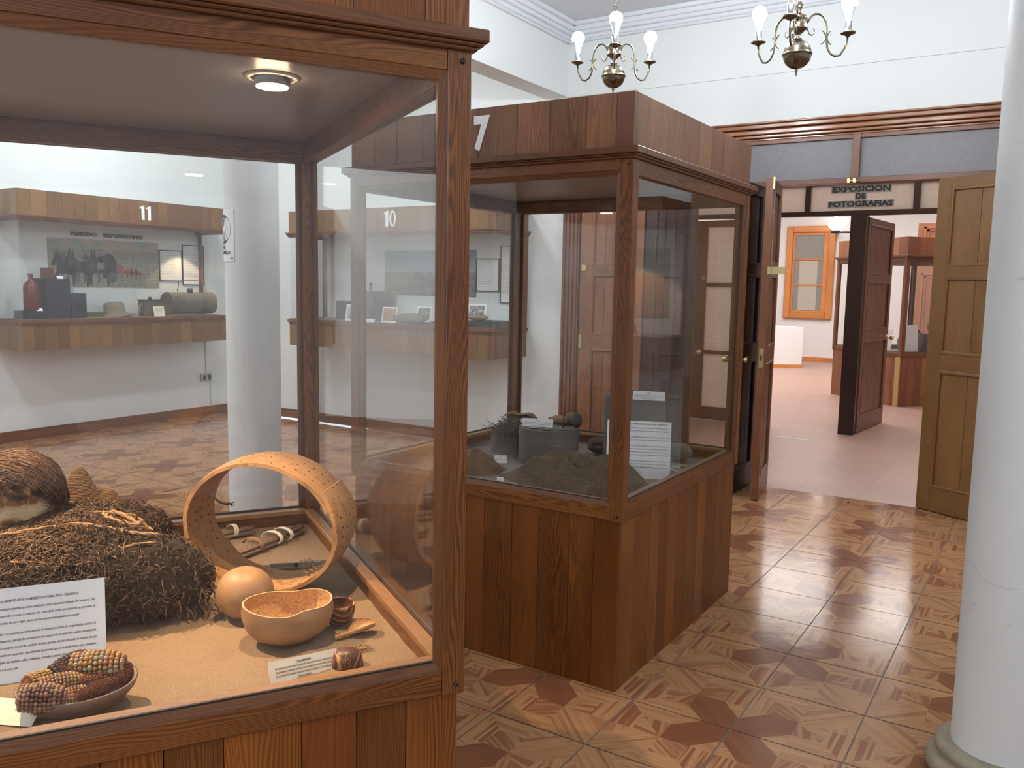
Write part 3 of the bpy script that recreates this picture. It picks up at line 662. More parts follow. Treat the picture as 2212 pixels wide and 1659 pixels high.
for body, z, wd in (('EXPOSICION', 2.606, .60), ('DE', 2.532, .115), ('FOTOGRAFIAS', 2.452, .66)):
    MB().box((-wd/2, -.002, z-.012), (wd/2, .004, z+.058)).build('letter_strip', M['strip'], sg)
    mb = MB().text(body, .078, (0, -.003, z), 'CENTER', .0032, .0006); xs = [v[0] for v in mb.v]; k = (wd-.02)/(max(xs)-min(xs)); mb.v = [(v[0]*k, v[1], v[2]) for v in mb.v]
    mb.build('sign_word', M['ink'], sg)
leaf('door_6', 'red brown planked door leaf standing open in the gallery partition', 1.06, (-.14, YP+.10), math.radians(85), M['doorred'], 8, .045, knob=(1.01, 1.02, (-1, 1)))
lf = leaf('door_7', 'closed gallery door with tall frosted panes, seen through case 7', .95, (-2.16, YP+.02), 0, M['doorred'], glass=True, stile=.27, knob=(.215, .80, (-1,)))
leaf('door_8', 'closed frosted gallery door further left', .95, (-3.24, YP+.02), 0, M['doorred'], glass=True, stile=.21)
padlock((-1.91, YP-.01, 1.70), 0, 'padlock hanging on the frosted gallery door, seen through case 7')
wall('wall_partition', [((-4.5, YP, 2.76), (4.5, YP+.12, 4.0)), ((1.5, YP, 0), (4.5, YP+.12, 2.76)), ((-4.5, YP, 0), (-4.4, YP+.12, 2.76))], 'farwall')
wall('wall_gallery_left', [((-4.66, YN+W_, 0), (-4.5, 18.4, 4.1))], 'farwall'); wall('wall_gallery_right', [((4.4, YN+W_, 0), (4.56, 18.4, 4.1))], 'farwall')
wall('wall_far', [((-4.5, 17.0, 0), (4.4, 17.16, 4.1))], 'farwall')
wall('ceiling_gallery', [((-4.66, YN+W_, 3.98), (4.56, 17.16, 4.1))], 'farwall')
wall('baseboard_far', [((-4.5, 16.97, 0), (4.4, 17.0, .09))], 'orange')
# far room: window, lamp, white plinth, case
wf = thing('window_4', 'orange framed three pane window on the far white wall', 'window', (-3.57, 16.92, .93), kind='structure')
mb = MB(); w_, h_ = 1.04, 2.02
for a, b, g_ in (((0, 0, 0), (.14, .08, h_), 'z'), ((w_-.14, 0, 0), (w_, .08, h_), 'z'), ((.14, 0, 0), (w_-.14, .08, .14), 'x'), ((.14, 0, h_-.14), (w_-.14, .08, h_), 'x')): mb.box(a, b, g_)
mb.build('outer_frame', M['orange'], wf, bev=.015)
mb = MB()
for a, b, g_ in (((.14, .04, .14), (.19, .09, h_-.14), 'z'), ((w_-.24, .04, .14), (w_-.14, .09, h_-.14), 'z'), ((.19, .04, .72), (w_-.24, .09, .76), 'x'), ((.19, .04, 1.28), (w_-.24, .09, 1.32), 'x'), ((.19, .04, .14), (w_-.24, .09, .18), 'x'), ((.19, .04, h_-.20), (w_-.24, .09, h_-.14), 'x')): mb.box(a, b, g_)
mb.build('sash', M['orange'], wf, bev=.004)
MB().box((.19, .055, .18), (w_-.24, .06, h_-.2)).build('window_glass', plain('curtained_glass', (.26, .245, .225), .1), wf)
MB().box((.30, .048, .19), (w_-.35, .053, 1.27)).build('paper_blind', plain('folded_blind', (.48, .43, .36), .7, 0, .15, 20), wf)
gl = thing('globe_lamp', 'white glass globe wall lamp beside the orange framed window', 'lamp', (-2.50, 16.70, 2.97))
mb = MB().lathe([(.15*math.sin(PI*i/16), -.15*math.cos(PI*i/16)) for i in range(17)], 24); mb.build('glass_globe', M['globe'], gl)
mb = MB().lathe([(0, -.20), (.09, -.20), (.09, -.14), (0, -.14)], 20); mb.tube([(0, 0, -.18), (.28, .1, -.18)], .02, 8); mb.tube([(0, 0, -.18), (0, .30, -.18)], .02, 8); mb.build('lamp_bracket', M['darkmetal'], gl)
pl = thing('white_plinth', 'tall white box plinth on the far room floor below the window', 'plinth', (-3.2, 14.75, 0), math.radians(40))
MB().box((-.28, -.02, .06), (.68, .5, .82)).build('plinth_body', M['numwhite'], pl, bev=.004); MB().box((-.285, -.03, 0), (.685, .51, .06), 'x').build('plinth_base', M['orange'], pl)
CF = floor_case('glass display case standing in the far room behind the open door leaf', 1.45, 1.4, (-.125-1.45*.755, 10.07+1.45*.655, 0), math.radians(-41), 111, 'greysand', 'ceilgrey', fasc='far', lower='far', top=2.29)
mb = MB().box((1.355, -.003, 0), (1.44, .012, .674), 'z'); mb.M = Matrix.Identity(4); mb.build('pale_plank', M['pale'], CF)
mb = MB(); mb.box((-1.6, 12.6, 0), (1.9, 12.7, 2.55)); 
cb = thing('cabinet_wall', 'wooden panelled cabinet front at the back of the far room', 'cabinet', (0, 14.5, 0))
mb = MB(); mb.box((-.6, 0, 0), (2.6, .08, 2.78)); mb.build('cabinet_front', M['far'], cb)
for i in range(4):
    for z0, z1 in ((.1, 1.9), (2.35, 2.72)):
        x = -.5+i*.78; mb = MB()
        for k, (q, d) in enumerate(((0, -.03), (.05, -.015))):
            mb.box((x+q, d, z0+q), (x+.70-q, 0.01, z0+q+.04), 'x'); mb.box((x+q, d, z1-q-.04), (x+.70-q, .01, z1-q), 'x'); mb.box((x+q, d, z0+q), (x+q+.04, .01, z1-q), 'z'); mb.box((x+.66-q, d, z0+q), (x+.70-q, .01, z1-q), 'z')
        mb.build('cabinet_door', M['far'], cb, bev=.004)
# pots and sheets in the far case
def farobj(u, v): c_, s_ = math.cos(math.radians(-41)), math.sin(math.radians(-41)); o = Vector((-.125-1.45*.755, 10.07+1.45*.655, 0)); return o+Vector((c_*u-s_*v, s_*u+c_*v, 0))
def pot(name, label, loc, r, h, mat, z=.69, sq=1.0):
    p = [(0, 0), (r*.6, 0), (r*.95, h*.3), (r, h*.55), (r*.8, h*.85), (r*.55, h*.95), (r*.6, h), (r*.52, h), (r*.48, h*.93), (0, h*.9)]
    mb = MB().lathe(p, 24); o = mb.build(name, mat); return tag(o, label, 'pot', loc=(loc.x, loc.y, z), rot=None)
clay = plain('dark_clay', (.16, .14, .12), .7, 0, .3, 12)
pot('clay_pot', 'large rounded dark pot in the far case left of the standing sheet', farobj(1.10, .46), .18, .34, clay)
pot('helmet_bowl', 'dark upturned bowl resting high at the back of the far case', farobj(1.30, .75), .17, .22, clay, .98)
tag(MB().box((-.16, -.14, 0), (.16, .14, .29)).build('display_block', M['felt']), 'grey block carrying the upturned bowl in the far case', 'display block', loc=(*farobj(1.30, .75)[:2], .69), rot=(0, 0, math.radians(-41)))
def sheet(name, label, cat, w_, h_, loc, rz, tilt=-.25, lines=(), size=.012, align='LEFT', mat='white', th=.0015, title=None, tx=None, border=None, group=None, inkm='ink', lead=1.6, top=None, clipx=None):
    """stiff sheet standing on its lower edge, centred on x, facing -y of its own frame"""
    t = thing(name, label, cat, loc, rot=(tilt, 0, rz), group=group)
    MB().box((-w_/2, 0, 0), (w_/2, th, h_)).build('paper', M[mat] if isinstance(mat, str) else mat, t)
    if border:
        mb = MB(); b = border
        for a, c_ in (((-w_/2-b, -b, -b), (-w_/2, b, h_+b)), ((w_/2, -b, -b), (w_/2+b, b, h_+b)), ((-w_/2, -b, -b), (w_/2, b, 0)), ((-w_/2, -b, h_), (w_/2, b, h_+b))): mb.box(a, c_)
        mb.build('black_frame', M['ink'], t)
    mb = MB(); z = h_-(top if top is not None else size*2.2)
    if title: mb.text(title, size*1.1, (0, -.0006, z), 'CENTER', size*.02, .0002); z -= size*lead*1.3
    for ln in lines:
        if ln: mb.text(ln, size, ((tx if tx is not None else (-w_/2+size*1.2)) if align == 'LEFT' else (tx if tx is not None else (w_/2-size*1.2) if align == 'RIGHT' else 0), -.0006, z), align, 0, .0002)
        z -= size*lead
    if mb.v: mb.build('printed_text', M[inkm], t)
    return t
sheet('text_sheet', 'white printed sheet standing in the far case beside the pot', 'text sheet', .30, .42, (*farobj(1.37, .20)[:2], .69), math.radians(-41+90), -.1)
sheet('text_sheet', 'white sheet on the left side of the far case, partly behind the door leaf', 'text sheet', .30, .34, (*farobj(.95, .12)[:2], .69), math.radians(-41), -.1)
# ------------------------------------------------------------------ wall socket with conduit
so = thing('wall_socket', 'grey double wall socket below case 11 with thin conduit', 'socket', (XW, 3.89, .435), PI/2)
MB().box((-.075, -.022, -.045), (.075, 0, .045)).build('socket_plate', M['steel'], so, bev=.004); MB().box((-.05, -.025, -.028), (-.012, -.02, .028)).box((.012, -.025, -.028), (.05, -.02, .028)).build('socket_insert', M['darkmetal'], so)
MB().box((-.006, -.010, .045), (.006, 0, .46)).box((.05, -.010, -.335), (.06, 0, -.045)).build('conduit', plain('grey_conduit', (.5, .52, .54), .5), so)
# ------------------------------------------------------------------ chandeliers
def chandelier(label, loc, rz, grp=None):
    t = thing('chandelier', label, 'chandelier', loc, rz, grp)
    MB().lathe([(0, -.0685)]+[(.0675*math.sin(PI*i/20), -.0675*math.cos(PI*i/20)) for i in range(1, 10)]+[(.0685, -.004), (.071, -.003), (.071, .003), (.0685, .004)]+[(.0675*math.sin(PI*i/20), -.0675*math.cos(PI*i/20)) for i in range(11, 20)]+[(.012, .068)], 36).build('brass_ball', M['brass'], t)
    MB().lathe([(0, -.105), (.0025, -.10), (.004, -.08), (.009, -.076), (.006, -.070), (.006, -.064)], 12).build('finial', M['brass'], t)
    MB().lathe([(.010, .065), (.022, .072), (.012, .080), (.010, .092), (.026, .105), (.030, .112), (.040, .116), (.042, .122), (.038, .130), (.038, .160), (.043, .166), (.040, .176), (.022, .182), (.012, .19), (.010, .20), (.020, .215), (.022, .225), (.010, .238), (.009, .25), (.017, .262), (.010, .275), (.006, .29)], 24).build('turned_stem', M['brass'], t)
    mb = MB(); zc = .29
    while loc[2]+zc < H-.06:
        k = int(round((zc-.29)/.026)); a = (k % 2)*PI/2; d = Vector((math.cos(a), math.sin(a), 0)); c_ = Vector((0, 0, zc+.014))
        mb.tube([c_+d*.008*math.cos(q*PI/5)+Vector((0, 0, .017*math.sin(q*PI/5))) for q in range(10)], .0016, 5, closed=True); zc += .026
    mb.build('chain', M['brass'], t); mb = MB(); mb.lathe([(0, H-loc[2]-.06), (.02, H-loc[2]-.055), (.055, H-loc[2]-.02), (.06, H-loc[2])], 20); mb.build('ceiling_rose', M['brass'], t)
    for k in range(3):
        a = k*2*PI/3; R_ = Matrix.Rotation(a, 4, 'Z')
        mb = MB(); mb.M = R_
        P = [(.038, .15), (.046, .165), (.055, .180), (.072, .192), (.092, .192), (.110, .180), (.122, .160), (.127, .135), (.129, .10), (.131, .065), (.136, .035), (.150, .010), (.172, -.002), (.195, .004), (.213, .022), (.223, .048), (.226, .082)]
        mb.tube([(x*1.09, 0, z+(.013 if x > .2 else 0)) for x, z in P], .0052, 8)
        for s, x0 in ((-1, .124), (1, .156)):
            mb.tube([(x0+s*(.0)+s*.026*(1-math.cos((q-4)*PI/9)) if 0 else x0+s*(-.012+.030*(1-math.cos((q-4)*.33))), 0, .085+.034*math.sin((q-4)*.33)) for q in range(9)], .0028, 6)
        mb.tube([(.042, 0, .125), (.055, 0, .098), (.066, 0, .092), (.077, 0, .100), (.078, 0, .118), (.070, 0, .125)], .0032, 6)
        arm = mb.build('arm', M['brass'], t)
        mb = MB(); mb.M = R_ @ Matrix.Translation((.2465, 0, .013)); mb.lathe([(0, .078), (.010, .080), (.014, .086), (.032, .092), (.037, .096), (.034, .101), (.018, .103), (.015, .104)], 16, fn=lambda q, z: 1+.05*math.cos(8*q)); mb.build('drip_cup', M['brass'], arm)
        mb = MB(); mb.M = R_ @ Matrix.Translation((.2465, 0, .013)); mb.lathe([(.0155, .102), (.0155, .150), (.0, .150)], 16); mb.build('socket', M['steel'], arm)
        mb = MB(); mb.M = R_ @ Matrix.Translation((.2465, 0, .013)); mb.lathe([(.0145, .150), (.015, .165), (.019, .185), (.027, .205), (.032, .216)], 20); bl = mb.build('bulb_neck', M['plastic'], arm)
        mb = MB(); mb.M = R_ @ Matrix.Translation((.2465, 0, .013)); mb.lathe([(.0322, .2165)]+[(.0375*math.sin(q), .236-.0375*math.cos(q)) for q in [x*PI/12 for x in range(5, 13)]], 14); mb.build('bulb_globe', M['bulb'], arm)
    return t
def face(x, y, off=0): return math.atan2(CAM.y-y, CAM.x-x)+math.radians(off)
chandelier('brass three bulb chandelier hanging above case 7, the left of the two', (-.665, 2.177, 2.772), face(-.665, 2.177, 1))
chandelier('brass three bulb chandelier nearer the doors, the right of the two', (.461, 1.892, 2.69), face(.461, 1.892, -9))
for i_, (x, y) in enumerate(((-5.3, 2.4), (-3.5, 2.2), (-4.6, .2), (-3.6, -2.0))):  # out-of-view discs added on the ceiling to brighten the left bay
    fl = thing('ceiling_fill_lamp', ('added round fill lamp, unseen, in the far left corner of the left bay', 'added round fill lamp, unseen, in the left bay nearest the beam', 'added round fill lamp, unseen, in the middle of the left bay', 'added round fill lamp, unseen, at the near end of the left bay')[i_], 'fill lamp', (x, y, H-.05))
    MB().lathe([(0, 0), (.17, 0), (.18, .01), (.19, .05)], 32).build('lamp_diffuser', M['flush'], fl)
for x, y, lb in ((-4.4, -3.4, 'chandelier in the left bay corner, out of view'), (2.9, -.4, 'chandelier over the right side, out of view'), (.6, -4.2, 'chandelier behind the photographer'), (3.3, 2.2, 'chandelier right of the column, out of view')):
    chandelier(lb, (x, y, 2.72), .3)
# ------------------------------------------------------------------ contents of the large case
SZ = .686
rd = random.Random(5)
def nz(p, s=1.0, seed=0): return noise.noise((p[0]*s+seed, p[1]*s-seed, p[2]*s+seed*.5))
t = NT('shaggy_wool'); o = t.obj(); n1 = t.noise(o, 90, 4, .7); n2 = t.noise(o, 9, 3)
t.base(t.mix(n1, (.008, .005, .003), t.mix(n2, (.03, .017, .010), (.055, .03, .017)))); t.rough(.95); t.bump(n1, .9, .012); M['wool'] = t.m
t = NT('wool_fibre'); r, g_, b_ = t.tone()[:3]; t.base(t.mix(r, (.022, .012, .008), (.30, .175, .095))); t.rough(.85); M['fibre'] = t.m
t = NT('dry_hair'); r, g_, b_ = t.tone()[:3]; t.base(t.mix(r, (.018, .010, .008), (.26, .13, .065))); t.rough(.6); M['hair'] = t.m
t = NT('weathered_skin'); o = t.obj(); n1 = t.noise(o, 14, 4, .6, .6); n2 = t.noise(o, 40, 4)
t.base(t.ramp(n1, [(.38, (.035, .022, .014)), (.46, (.20, .09, .035)), (.52, (.42, .28, .14)), (.60, (.58, .45, .28))])); t.rough(.8); t.bump(t.math('ADD', n1, n2), .7, .006); M['skin'] = t.m
M['rope'] = plain('plied_cord', (.34, .20, .10), .9, 0, .3, 300, .5)
def woven(name, c, sc=1.0):
    t = NT(name); o = t.obj(); wv = t.n.new('ShaderNodeTexWave'); wv.bands_direction = 'Z'; wv.inputs['Scale'].default_value = 75*sc; wv.inputs['Distortion'].default_value = 4
    wv.inputs['Detail'].default_value = 2; t.L(o, wv.inputs['Vector']); nb = t.noise(o, 14, 4)
    cc = t.mix(wv.outputs['Fac'], tuple(x*.45 for x in c), c); t.base(t.mix(t.math('MULTIPLY', nb, .5), cc, tuple(x*.5 for x in c))); t.rough(.95); t.bump(wv.outputs['Fac'], .5, .003); return t.m
M['woven'] = woven('coarse_woven_cloth', (.24, .135, .066)); M['greycloth'] = woven('grey_brown_woven_cloth', (.145, .098, .055), .8)
ELL = [  # centre u, v, z, radii along u, v, z
 (1.12, .86, .79, .34, .25, .12), (.86, .84, .79, .22, .26, .115), (.73, .85, .795, .15, .18, .105), (.575, .69, .785, .125, .10, .10), (.66, .76, .785, .12, .12, .095),
 (.80, 1.02, .815, .22, .12, .095), (.66, .98, .81, .13, .11, .085), (.78, .70, .76, .20, .11, .085), (1.05, .72, .77, .22, .12, .095), (.90, .93, .84, .18, .11, .07)]
def field(p):
    s = -1.0
    f = 0
    for u, v, z, a, b, c in ELL:
        d = ((p[0]-u)/a)**2+((p[1]-v)/b)**2+((p[2]-z)/c)**2
        f += math.exp(-2.2*(d-1))
    return f-1
def heap(field_, cx, n_u, n_v, zc, lim=.5, amp=(0.022, 0.008), fs=(8, 26), seed=0, zmin=SZ-.004):
    """star-shaped skin of an implicit body around centre cx, returned as verts, faces"""
    vs = []; fs_ = []
    for j in range(n_v+1):
        ph = -.35*PI/2+(PI/2+.35*PI/2)*j/n_v
        for i in range(n_u):
            th = 2*PI*i/n_u; d = Vector((math.cos(th)*math.cos(ph), math.sin(th)*math.cos(ph), math.sin(ph)))
            lo, hi = 0, lim
            # outermost crossing by marching inwards
            tt = lim
            while tt > 0 and field_(cx+d*tt) < 0: tt -= .012
            lo, hi = tt, tt+.012
            for _ in range(6):
                m_ = (lo+hi)/2
                if field_(cx+d*m_) < 0: hi = m_
                else: lo = m_
            p = cx+d*lo; q = p*1.0
            p = p+d*(amp[0]*nz(q, fs[0], seed)+amp[1]*nz(q, fs[1], seed)+.004*nz(q, 60, seed))
            p.z = max(p.z, zmin); vs.append(p)
    for j in range(n_v):
        for i in range(n_u):
            k = (i+1) % n_u; fs_.append((j*n_u+i, j*n_u+k, (j+1)*n_u+k, (j+1)*n_u+i))
    return vs, fs_
M1 = Matrix(((U1.x, V1.x, 0, 0), (U1.y, V1.y, 0, 0), (0, 0, 1, 0), (0, 0, 0, 1)))   # case directions (mirrored pair), origin supplied per thing
def place(name, label, cat, u, v, z=SZ, **k): return thing(name, label, cat, L1(u, v, z), **k)
def w1(u, v, z, ou, ov, oz=SZ): return (U1*(u-ou)+V1*(v-ov)+Vector((0, 0, z-oz)))
def fix(fs): return [tuple(reversed(f)) for f in fs]
c0 = Vector((.86, .85, .76)); vs, fs = heap(field, c0, 200, 60, .76, .62)
bun = place('bound_bundle', 'shaggy dark wool funerary bundle tied with cords, lying along the left of the large case', 'bundle', .86, .85)
mb = MB(); mb.add([w1(p.x, p.y, p.z, .86, .85) for p in vs], fix(fs), sm=True); mb.build('wool_wrap', M['wool'], bun)
# woolly tufts
mb = MB(); NS = 21000
pts = []
for k in range(NS):
    j = int(len(vs)*rd.random()); p = vs[j]
    if p.z < SZ+.012 and rd.random() < .6: continue
    nrm = (p-c0); nrm.z *= 2.2; nrm.normalize()
    t1 = Vector((rd.uniform(-1, 1), rd.uniform(-1, 1), rd.uniform(-1, 1))); t1 = (t1-nrm*t1.dot(nrm)).normalized()
    base_ = p+nrm*.001; L_ = rd.uniform(.009, .024)*(1.7 if rd.random() < .10 else 1); t2 = nrm.cross(t1)
    tone = max(0, min(1, rd.gauss(.28, .26)+.35*nz(p, 12, 3)+(.35 if rd.random() < .12 else 0))); bend = rd.uniform(-1.3, 1.3)
    P = [base_+t1*(L_*s)+nrm*(.008*math.sin(PI*s)*rd.uniform(.4, 1.3))+t2*(bend*L_*s*s) for s in (0, .33, .66, 1)]
    mb.tube([w1(q.x, q.y, max(q.z, SZ+.001), .86, .85) for q in P], [.0010, .0013, .0011, .0004], 4, (tone, 0, 0), cap=False)
tag(mb.build('wool_tufts', M['fibre'], bun), kind='stuff')
# fringe hanging at the near right end
mb = MB()
for k in range(130):
    th = rd.uniform(-1.9, -.1); u = .50+.13*math.cos(th+PI)*1.0; 
    u = rd.uniform(.44, .66); v = .66-.0+rd.uniform(-.03, .10); z = rd.uniform(.70, .78); L_ = rd.uniform(.03, .07)
    d = Vector((rd.uniform(-.5, .4), -1, rd.uniform(-1.2, -.2))).normalized(); P = []; q = Vector((u, v, z))
    for s in range(6):
        P.append(w1(q.x, q.y, max(q.z, SZ+.002), .86, .85)); q = q+d*(L_/5)+Vector((rd.uniform(-1, 1), rd.uniform(-1, 1), rd.uniform(-1, .6)))*.004
    mb.tube(P, [.0024, .0022, .002, .0018, .0014, .0006], 5, (rd.uniform(.1, .9), 0, 0), cap=False)
tag(mb.build('loose_fringe', M['fibre'], bun), kind='stuff')
def surf(u, v):
    z = 1.1
    while z > SZ and field(Vector((u, v, z))) < 0: z -= .003
    return z
def cord(name, pts, r=.0045, lift=.006, mat='rope', parent=bun):
    P = []; n = len(pts)
    for i in range(n-1):
        for s in range(6):
            a = s/6; u = pts[i][0]*(1-a)+pts[i+1][0]*a; v = pts[i][1]*(1-a)+pts[i+1][1]*a; l = (pts[i][2] if len(pts[i]) > 2 else 0)*(1-a)+(pts[i+1][2] if len(pts[i+1]) > 2 else 0)*a
            z = surf(u, v)+lift+l; P.append(Vector((u, v, z)))
    Q = [P[0]]+[(P[i-1]+P[i]+P[i+1])/3 for i in range(1, len(P)-1)]+[P[-1]]
    mb = MB()
    for s in (0, PI):   # two plies
        R = []
        for i, p in enumerate(Q):
            d = (Q[min(i+1, len(Q)-1)]-Q[max(i-1, 0)]).normalized(); a = d.cross(Vector((0, 0, 1))).normalized(); b = a.cross(d); an = i*1.0+s
            R.append(w1(*(p+(a*math.cos(an)+b*math.sin(an))*r*.55), .86, .85))
        mb.tube(R, r*.7, 6)
    return mb.build(name, M[mat], parent)
cord('tying_cord', [(1.05, .80), (.96, .84), (.88, .86), (.78, .88), (.70, .90), (.62, .91), (.58, .86), (.56, .78)], .0055)
cord('tying_cord', [(.70, .90), (.69, .84, .004), (.66, .80, .005), (.62, .79, .003), (.61, .83, .006), (.65, .88, .006), (.69, .90, .005)], .0065)
cord('tying_cord', [(1.1, .74), (.95, .76), (.86, .78), (.76, .80), (.68, .76), (.62, .72), (.56, .70)], .0045)
cord('tying_cord', [(.66, .74), (.62, .79), (.58, .84), (.55, .88)], .005)
cord('tying_cord', [(.90, .64), (.76, .62), (.66, .66), (.56, .66)], .003)
# head wrapped at the top of the bundle
hd = place('mummified_head', 'weathered head with long matted brown hair resting on the dark wool bundle', 'head', .905, .93, .912)
def headf(a, ph):
    r = 1+.05*math.cos(3*a+1)+.05*math.sin(2*ph); return r
mb = MB(); vs2 = []; fs2 = []; nu, nv = 48, 32
for j in range(nv+1):
    ph = -PI/2+PI*j/nv
    for i in range(nu):
        a = 2*PI*i/nu; d = Vector((math.cos(a)*math.cos(ph), math.sin(a)*math.cos(ph), math.sin(ph)))
        r = .106*(1+.10*nz(d, 2.1, 4)+.035*nz(d, 6, 2)); p = Vector((d.x*r*.98, d.y*r*1.05, d.z*r*1.06+.055))
        # sunken sockets and nose on the near side
        for du, dz, ww_, dep in ((-.35, .05, .28, -.016), (.38, .05, .28, -.016), (.0, -.22, .14, -.009), (0, -.5, .25, -.006)):
            dd = (Vector((du, -.9, dz)).normalized()-d).length
            if dd < ww_*1.6: p = p+d*dep*math.exp(-(dd/ww_)**2*2)
        vs2.append(w1(p.x, p.y, p.z, 0, 0, 0))
for j in range(nv):
    for i in range(nu): k = (i+1) % nu; fs2.append((j*nu+i, j*nu+k, (j+1)*nu+k, (j+1)*nu+i))
mb.add(vs2, fix(fs2), sm=True); mb.build('weathered_face', M['skin'], hd)
mb = MB()
for k in range(4200):
    # roots over crown and back, falling to both sides
    a = rd.uniform(0, 2*PI); ph = math.acos(rd.uniform(0, 1)*.96) if rd.random() < .8 else rd.uniform(.2, 1.2)
    d = Vector((math.cos(a)*math.sin(ph), math.sin(a)*math.sin(ph), math.cos(ph)))
    if d.y < -.35 and d.z < .62 and d.x > -.5: continue
    side = -1 if d.x < .1 else 1
    P = []; n_ = 9; L_ = rd.uniform(.07, .17); r0 = .113+rd.uniform(0, .007)
    tang = Vector((-.9 if rd.random() < .75 else .5, rd.uniform(-.35, .3), -.25))
    for s in range(n_):
        if d.y < -.25 and d.z < .28 and -.62 < d.x and s > 0: break
        p = Vector((d.x*r0*.98, d.y*r0*1.05, d.z*r0*1.06+.055))
        p += Vector((nz(p, 30, k % 7), nz(p, 30, k % 5+9), nz(p, 28, k % 3+5)))*.006*s/n_
        if p.z < .0 and False: break
        P.append(w1(p.x, p.y, max(p.z, -.02), 0, 0, 0))
        tl = (tang+Vector((0, 0, -.6*s/n_))); tl = tl-d*tl.dot(d)
        d = (d+tl.normalized()*(L_/n_)/r0*.9).normalized(); r0 += rd.uniform(-.0006, .0016)
    if len(P) < 3: continue
    mb.tube(P, [.00075]*(len(P)-1)+[.0003], 3, (max(0, min(1, rd.gauss(.45, .25)-.5*max(0, -P[-1].z*0)-(.25 if side < 0 else 0)*rd.random())), 0, 0), cap=False)
tag(mb.build('matted_hair', M['hair'], hd), kind='stuff')
mb = MB()
for k in range(60):   # dark lock on the right side
    P = []; q = Vector((-.085+rd.uniform(-.012, .012), -.03+rd.uniform(-.03, .05), .08+rd.uniform(-.03, .03)))
    for s in range(8): P.append(w1(q.x, q.y, q.z, 0, 0, 0)); q = q+Vector((-.0035+rd.uniform(-.002, .002), -.002, -.019))
    mb.tube(P, [.002]*6+[.0016, .0006], 4, (rd.uniform(0, .22), 0, 0), cap=False)
tag(mb.build('dark_lock', M['hair'], hd), kind='stuff')
# woven pouch behind
def lump(name, label, cat, u, v, w_, d_, h_, mat, peaks, seed=1, frame=None, z0=SZ, nu=72, nv=48, amp=.012, fs=14, fold=None, grp=None, base_loc=None, rz=0):
    """draped lump: height field over an oval footprint"""
    loc = base_loc if base_loc is not None else L1(u, v, z0)
    t_ = thing(name, label, cat, loc, rz if base_loc is not None else TH1+PI, group=grp)
    vs = []; fs_ = []
    for j in range(nv+1):
        rr_ = (j/nv)**.8
        for i in range(nu):
            a = 2*PI*i/nu; ed = 1+.12*math.sin(3*a+seed)+.08*math.sin(7*a+seed*2)
            x = w_*.5*rr_*math.cos(a)*ed; y = d_*.5*rr_*math.sin(a)*ed
            z = 0
            for px, py, ph_, pr in peaks: z = max(z, ph_*math.exp(-(((x-px*w_)/(pr*w_))**2+((y-py*d_)/(pr*d_))**2)*1.4)) if False else z+ph_*math.exp(-(((x-px*w_)/(pr*w_))**2+((y-py*d_)/(pr*d_))**2)*1.4)
            env = (1-rr_**6)
            f_ = amp*nz((x, y, 0), fs, seed)+amp*.5*nz((x, y, 0), fs*2.7, seed)
            if fold: f_ += fold[0]*abs(math.sin(fold[1]*(x*math.cos(fold[2])+y*math.sin(fold[2]))+2.5*nz((x, y, 0), 6, seed)))
            z = (z*h_+max(0, f_+.004))*env-.003*(1-env)
            vs.append((x, y, max(z, -.002)))
    for j in range(nv):
        for i in range(nu): k = (i+1) % nu; fs_.append((j*nu+i, j*nu+k, (j+1)*nu+k, (j+1)*nu+i)) if False else fs_.append(((j+1)*nu+i, (j+1)*nu+k, j*nu+k, j*nu+i))
    mb = MB().add(vs, fix(fs_), sm=True); mb.build('cloth_body', mat, t_); return t_
lump('woven_pouch', 'peaked brown woven pouch standing behind the bundle, right of the head', 'pouch', .735, 1.17, .34, .26, .225, M['woven'], [(.06, .05, .34, .14), (-.24, 0, .45, .26), (.20, 0, .50, .24), (0, 0, .62, .45)], 3, amp=.006, fs=22, fold=(.016, 42, .3))
# wide wooden hoop
hp = thing('perforated_hoop', 'wide curved wooden hoop with rows of small holes, standing upright in the large case', 'hoop', L1(.318, .715, .869))
t = NT('hoop_wood'); o = t.obj(); n1 = t.noise(t.mapv(o, (1, 1, 1)), 22, 5, .7); uv = t.uv(); n2 = t.noise(t.mapv(uv, (90, 9, 1)), 1, 3)
cr_ = t.noise(t.mapv(uv, (14, 4, 1)), 1.6, 3, .5, 2.2); crk = t.ramp(t.math('ABSOLUTE', t.math('SUBTRACT', cr_, .5)), [(.0, (0, 0, 0)), (.010, (1, 1, 1))])
c_ = t.mix(n1, (.34, .155, .05), (.52, .29, .115)); c_ = t.mix(t.math('MULTIPLY', n2, .35), c_, (.30, .13, .045)); t.base(t.mix(crk, (.10, .04, .015), c_)); t.rough(.75); t.bump(t.math('ADD', n1, n2), .35, .004); M['hoop'] = t.m
mb = MB(); N_ = 144; NVb = 14; R_ = .176; BW = .165; vsg = {}
def hoop_pt(i, j, side):
    a = 2.55+i/N_*2*PI*1.05; s = j/NVb; lap = .011*(1-i/N_)
    r = R_*(1+.020*math.sin(2*a+.7))+(.006+lap if side else -.004+lap)+.0015*nz((a*3, s*4, 0), 1.3, 6)-.006*(abs(s-.5)*2)**2
    edge = .004*nz((a*9, side, 0), 1.0, 3)+(.010*max(0, math.sin(a*2.3+1))**6)
    y = (s*(BW+(.0 if s else 0))+(edge if j == NVb else -edge*.6 if j == 0 else 0))
    # lean back slightly and skew to the right at the rear
    x = r*math.cos(a); z = r*math.sin(a)
    x *= 1.19; c__, s__ = math.cos(.56), math.sin(.56); x, y = x*c__-y*s__, y*c__+x*s__
    return Vector((x, y+.10*z, z+.012))
G_ = [[[hoop_pt(i, j, s) for j in range(NVb+1)] for i in range(N_+1)] for s in (0, 1)]
idx = {}; V_ = []; 
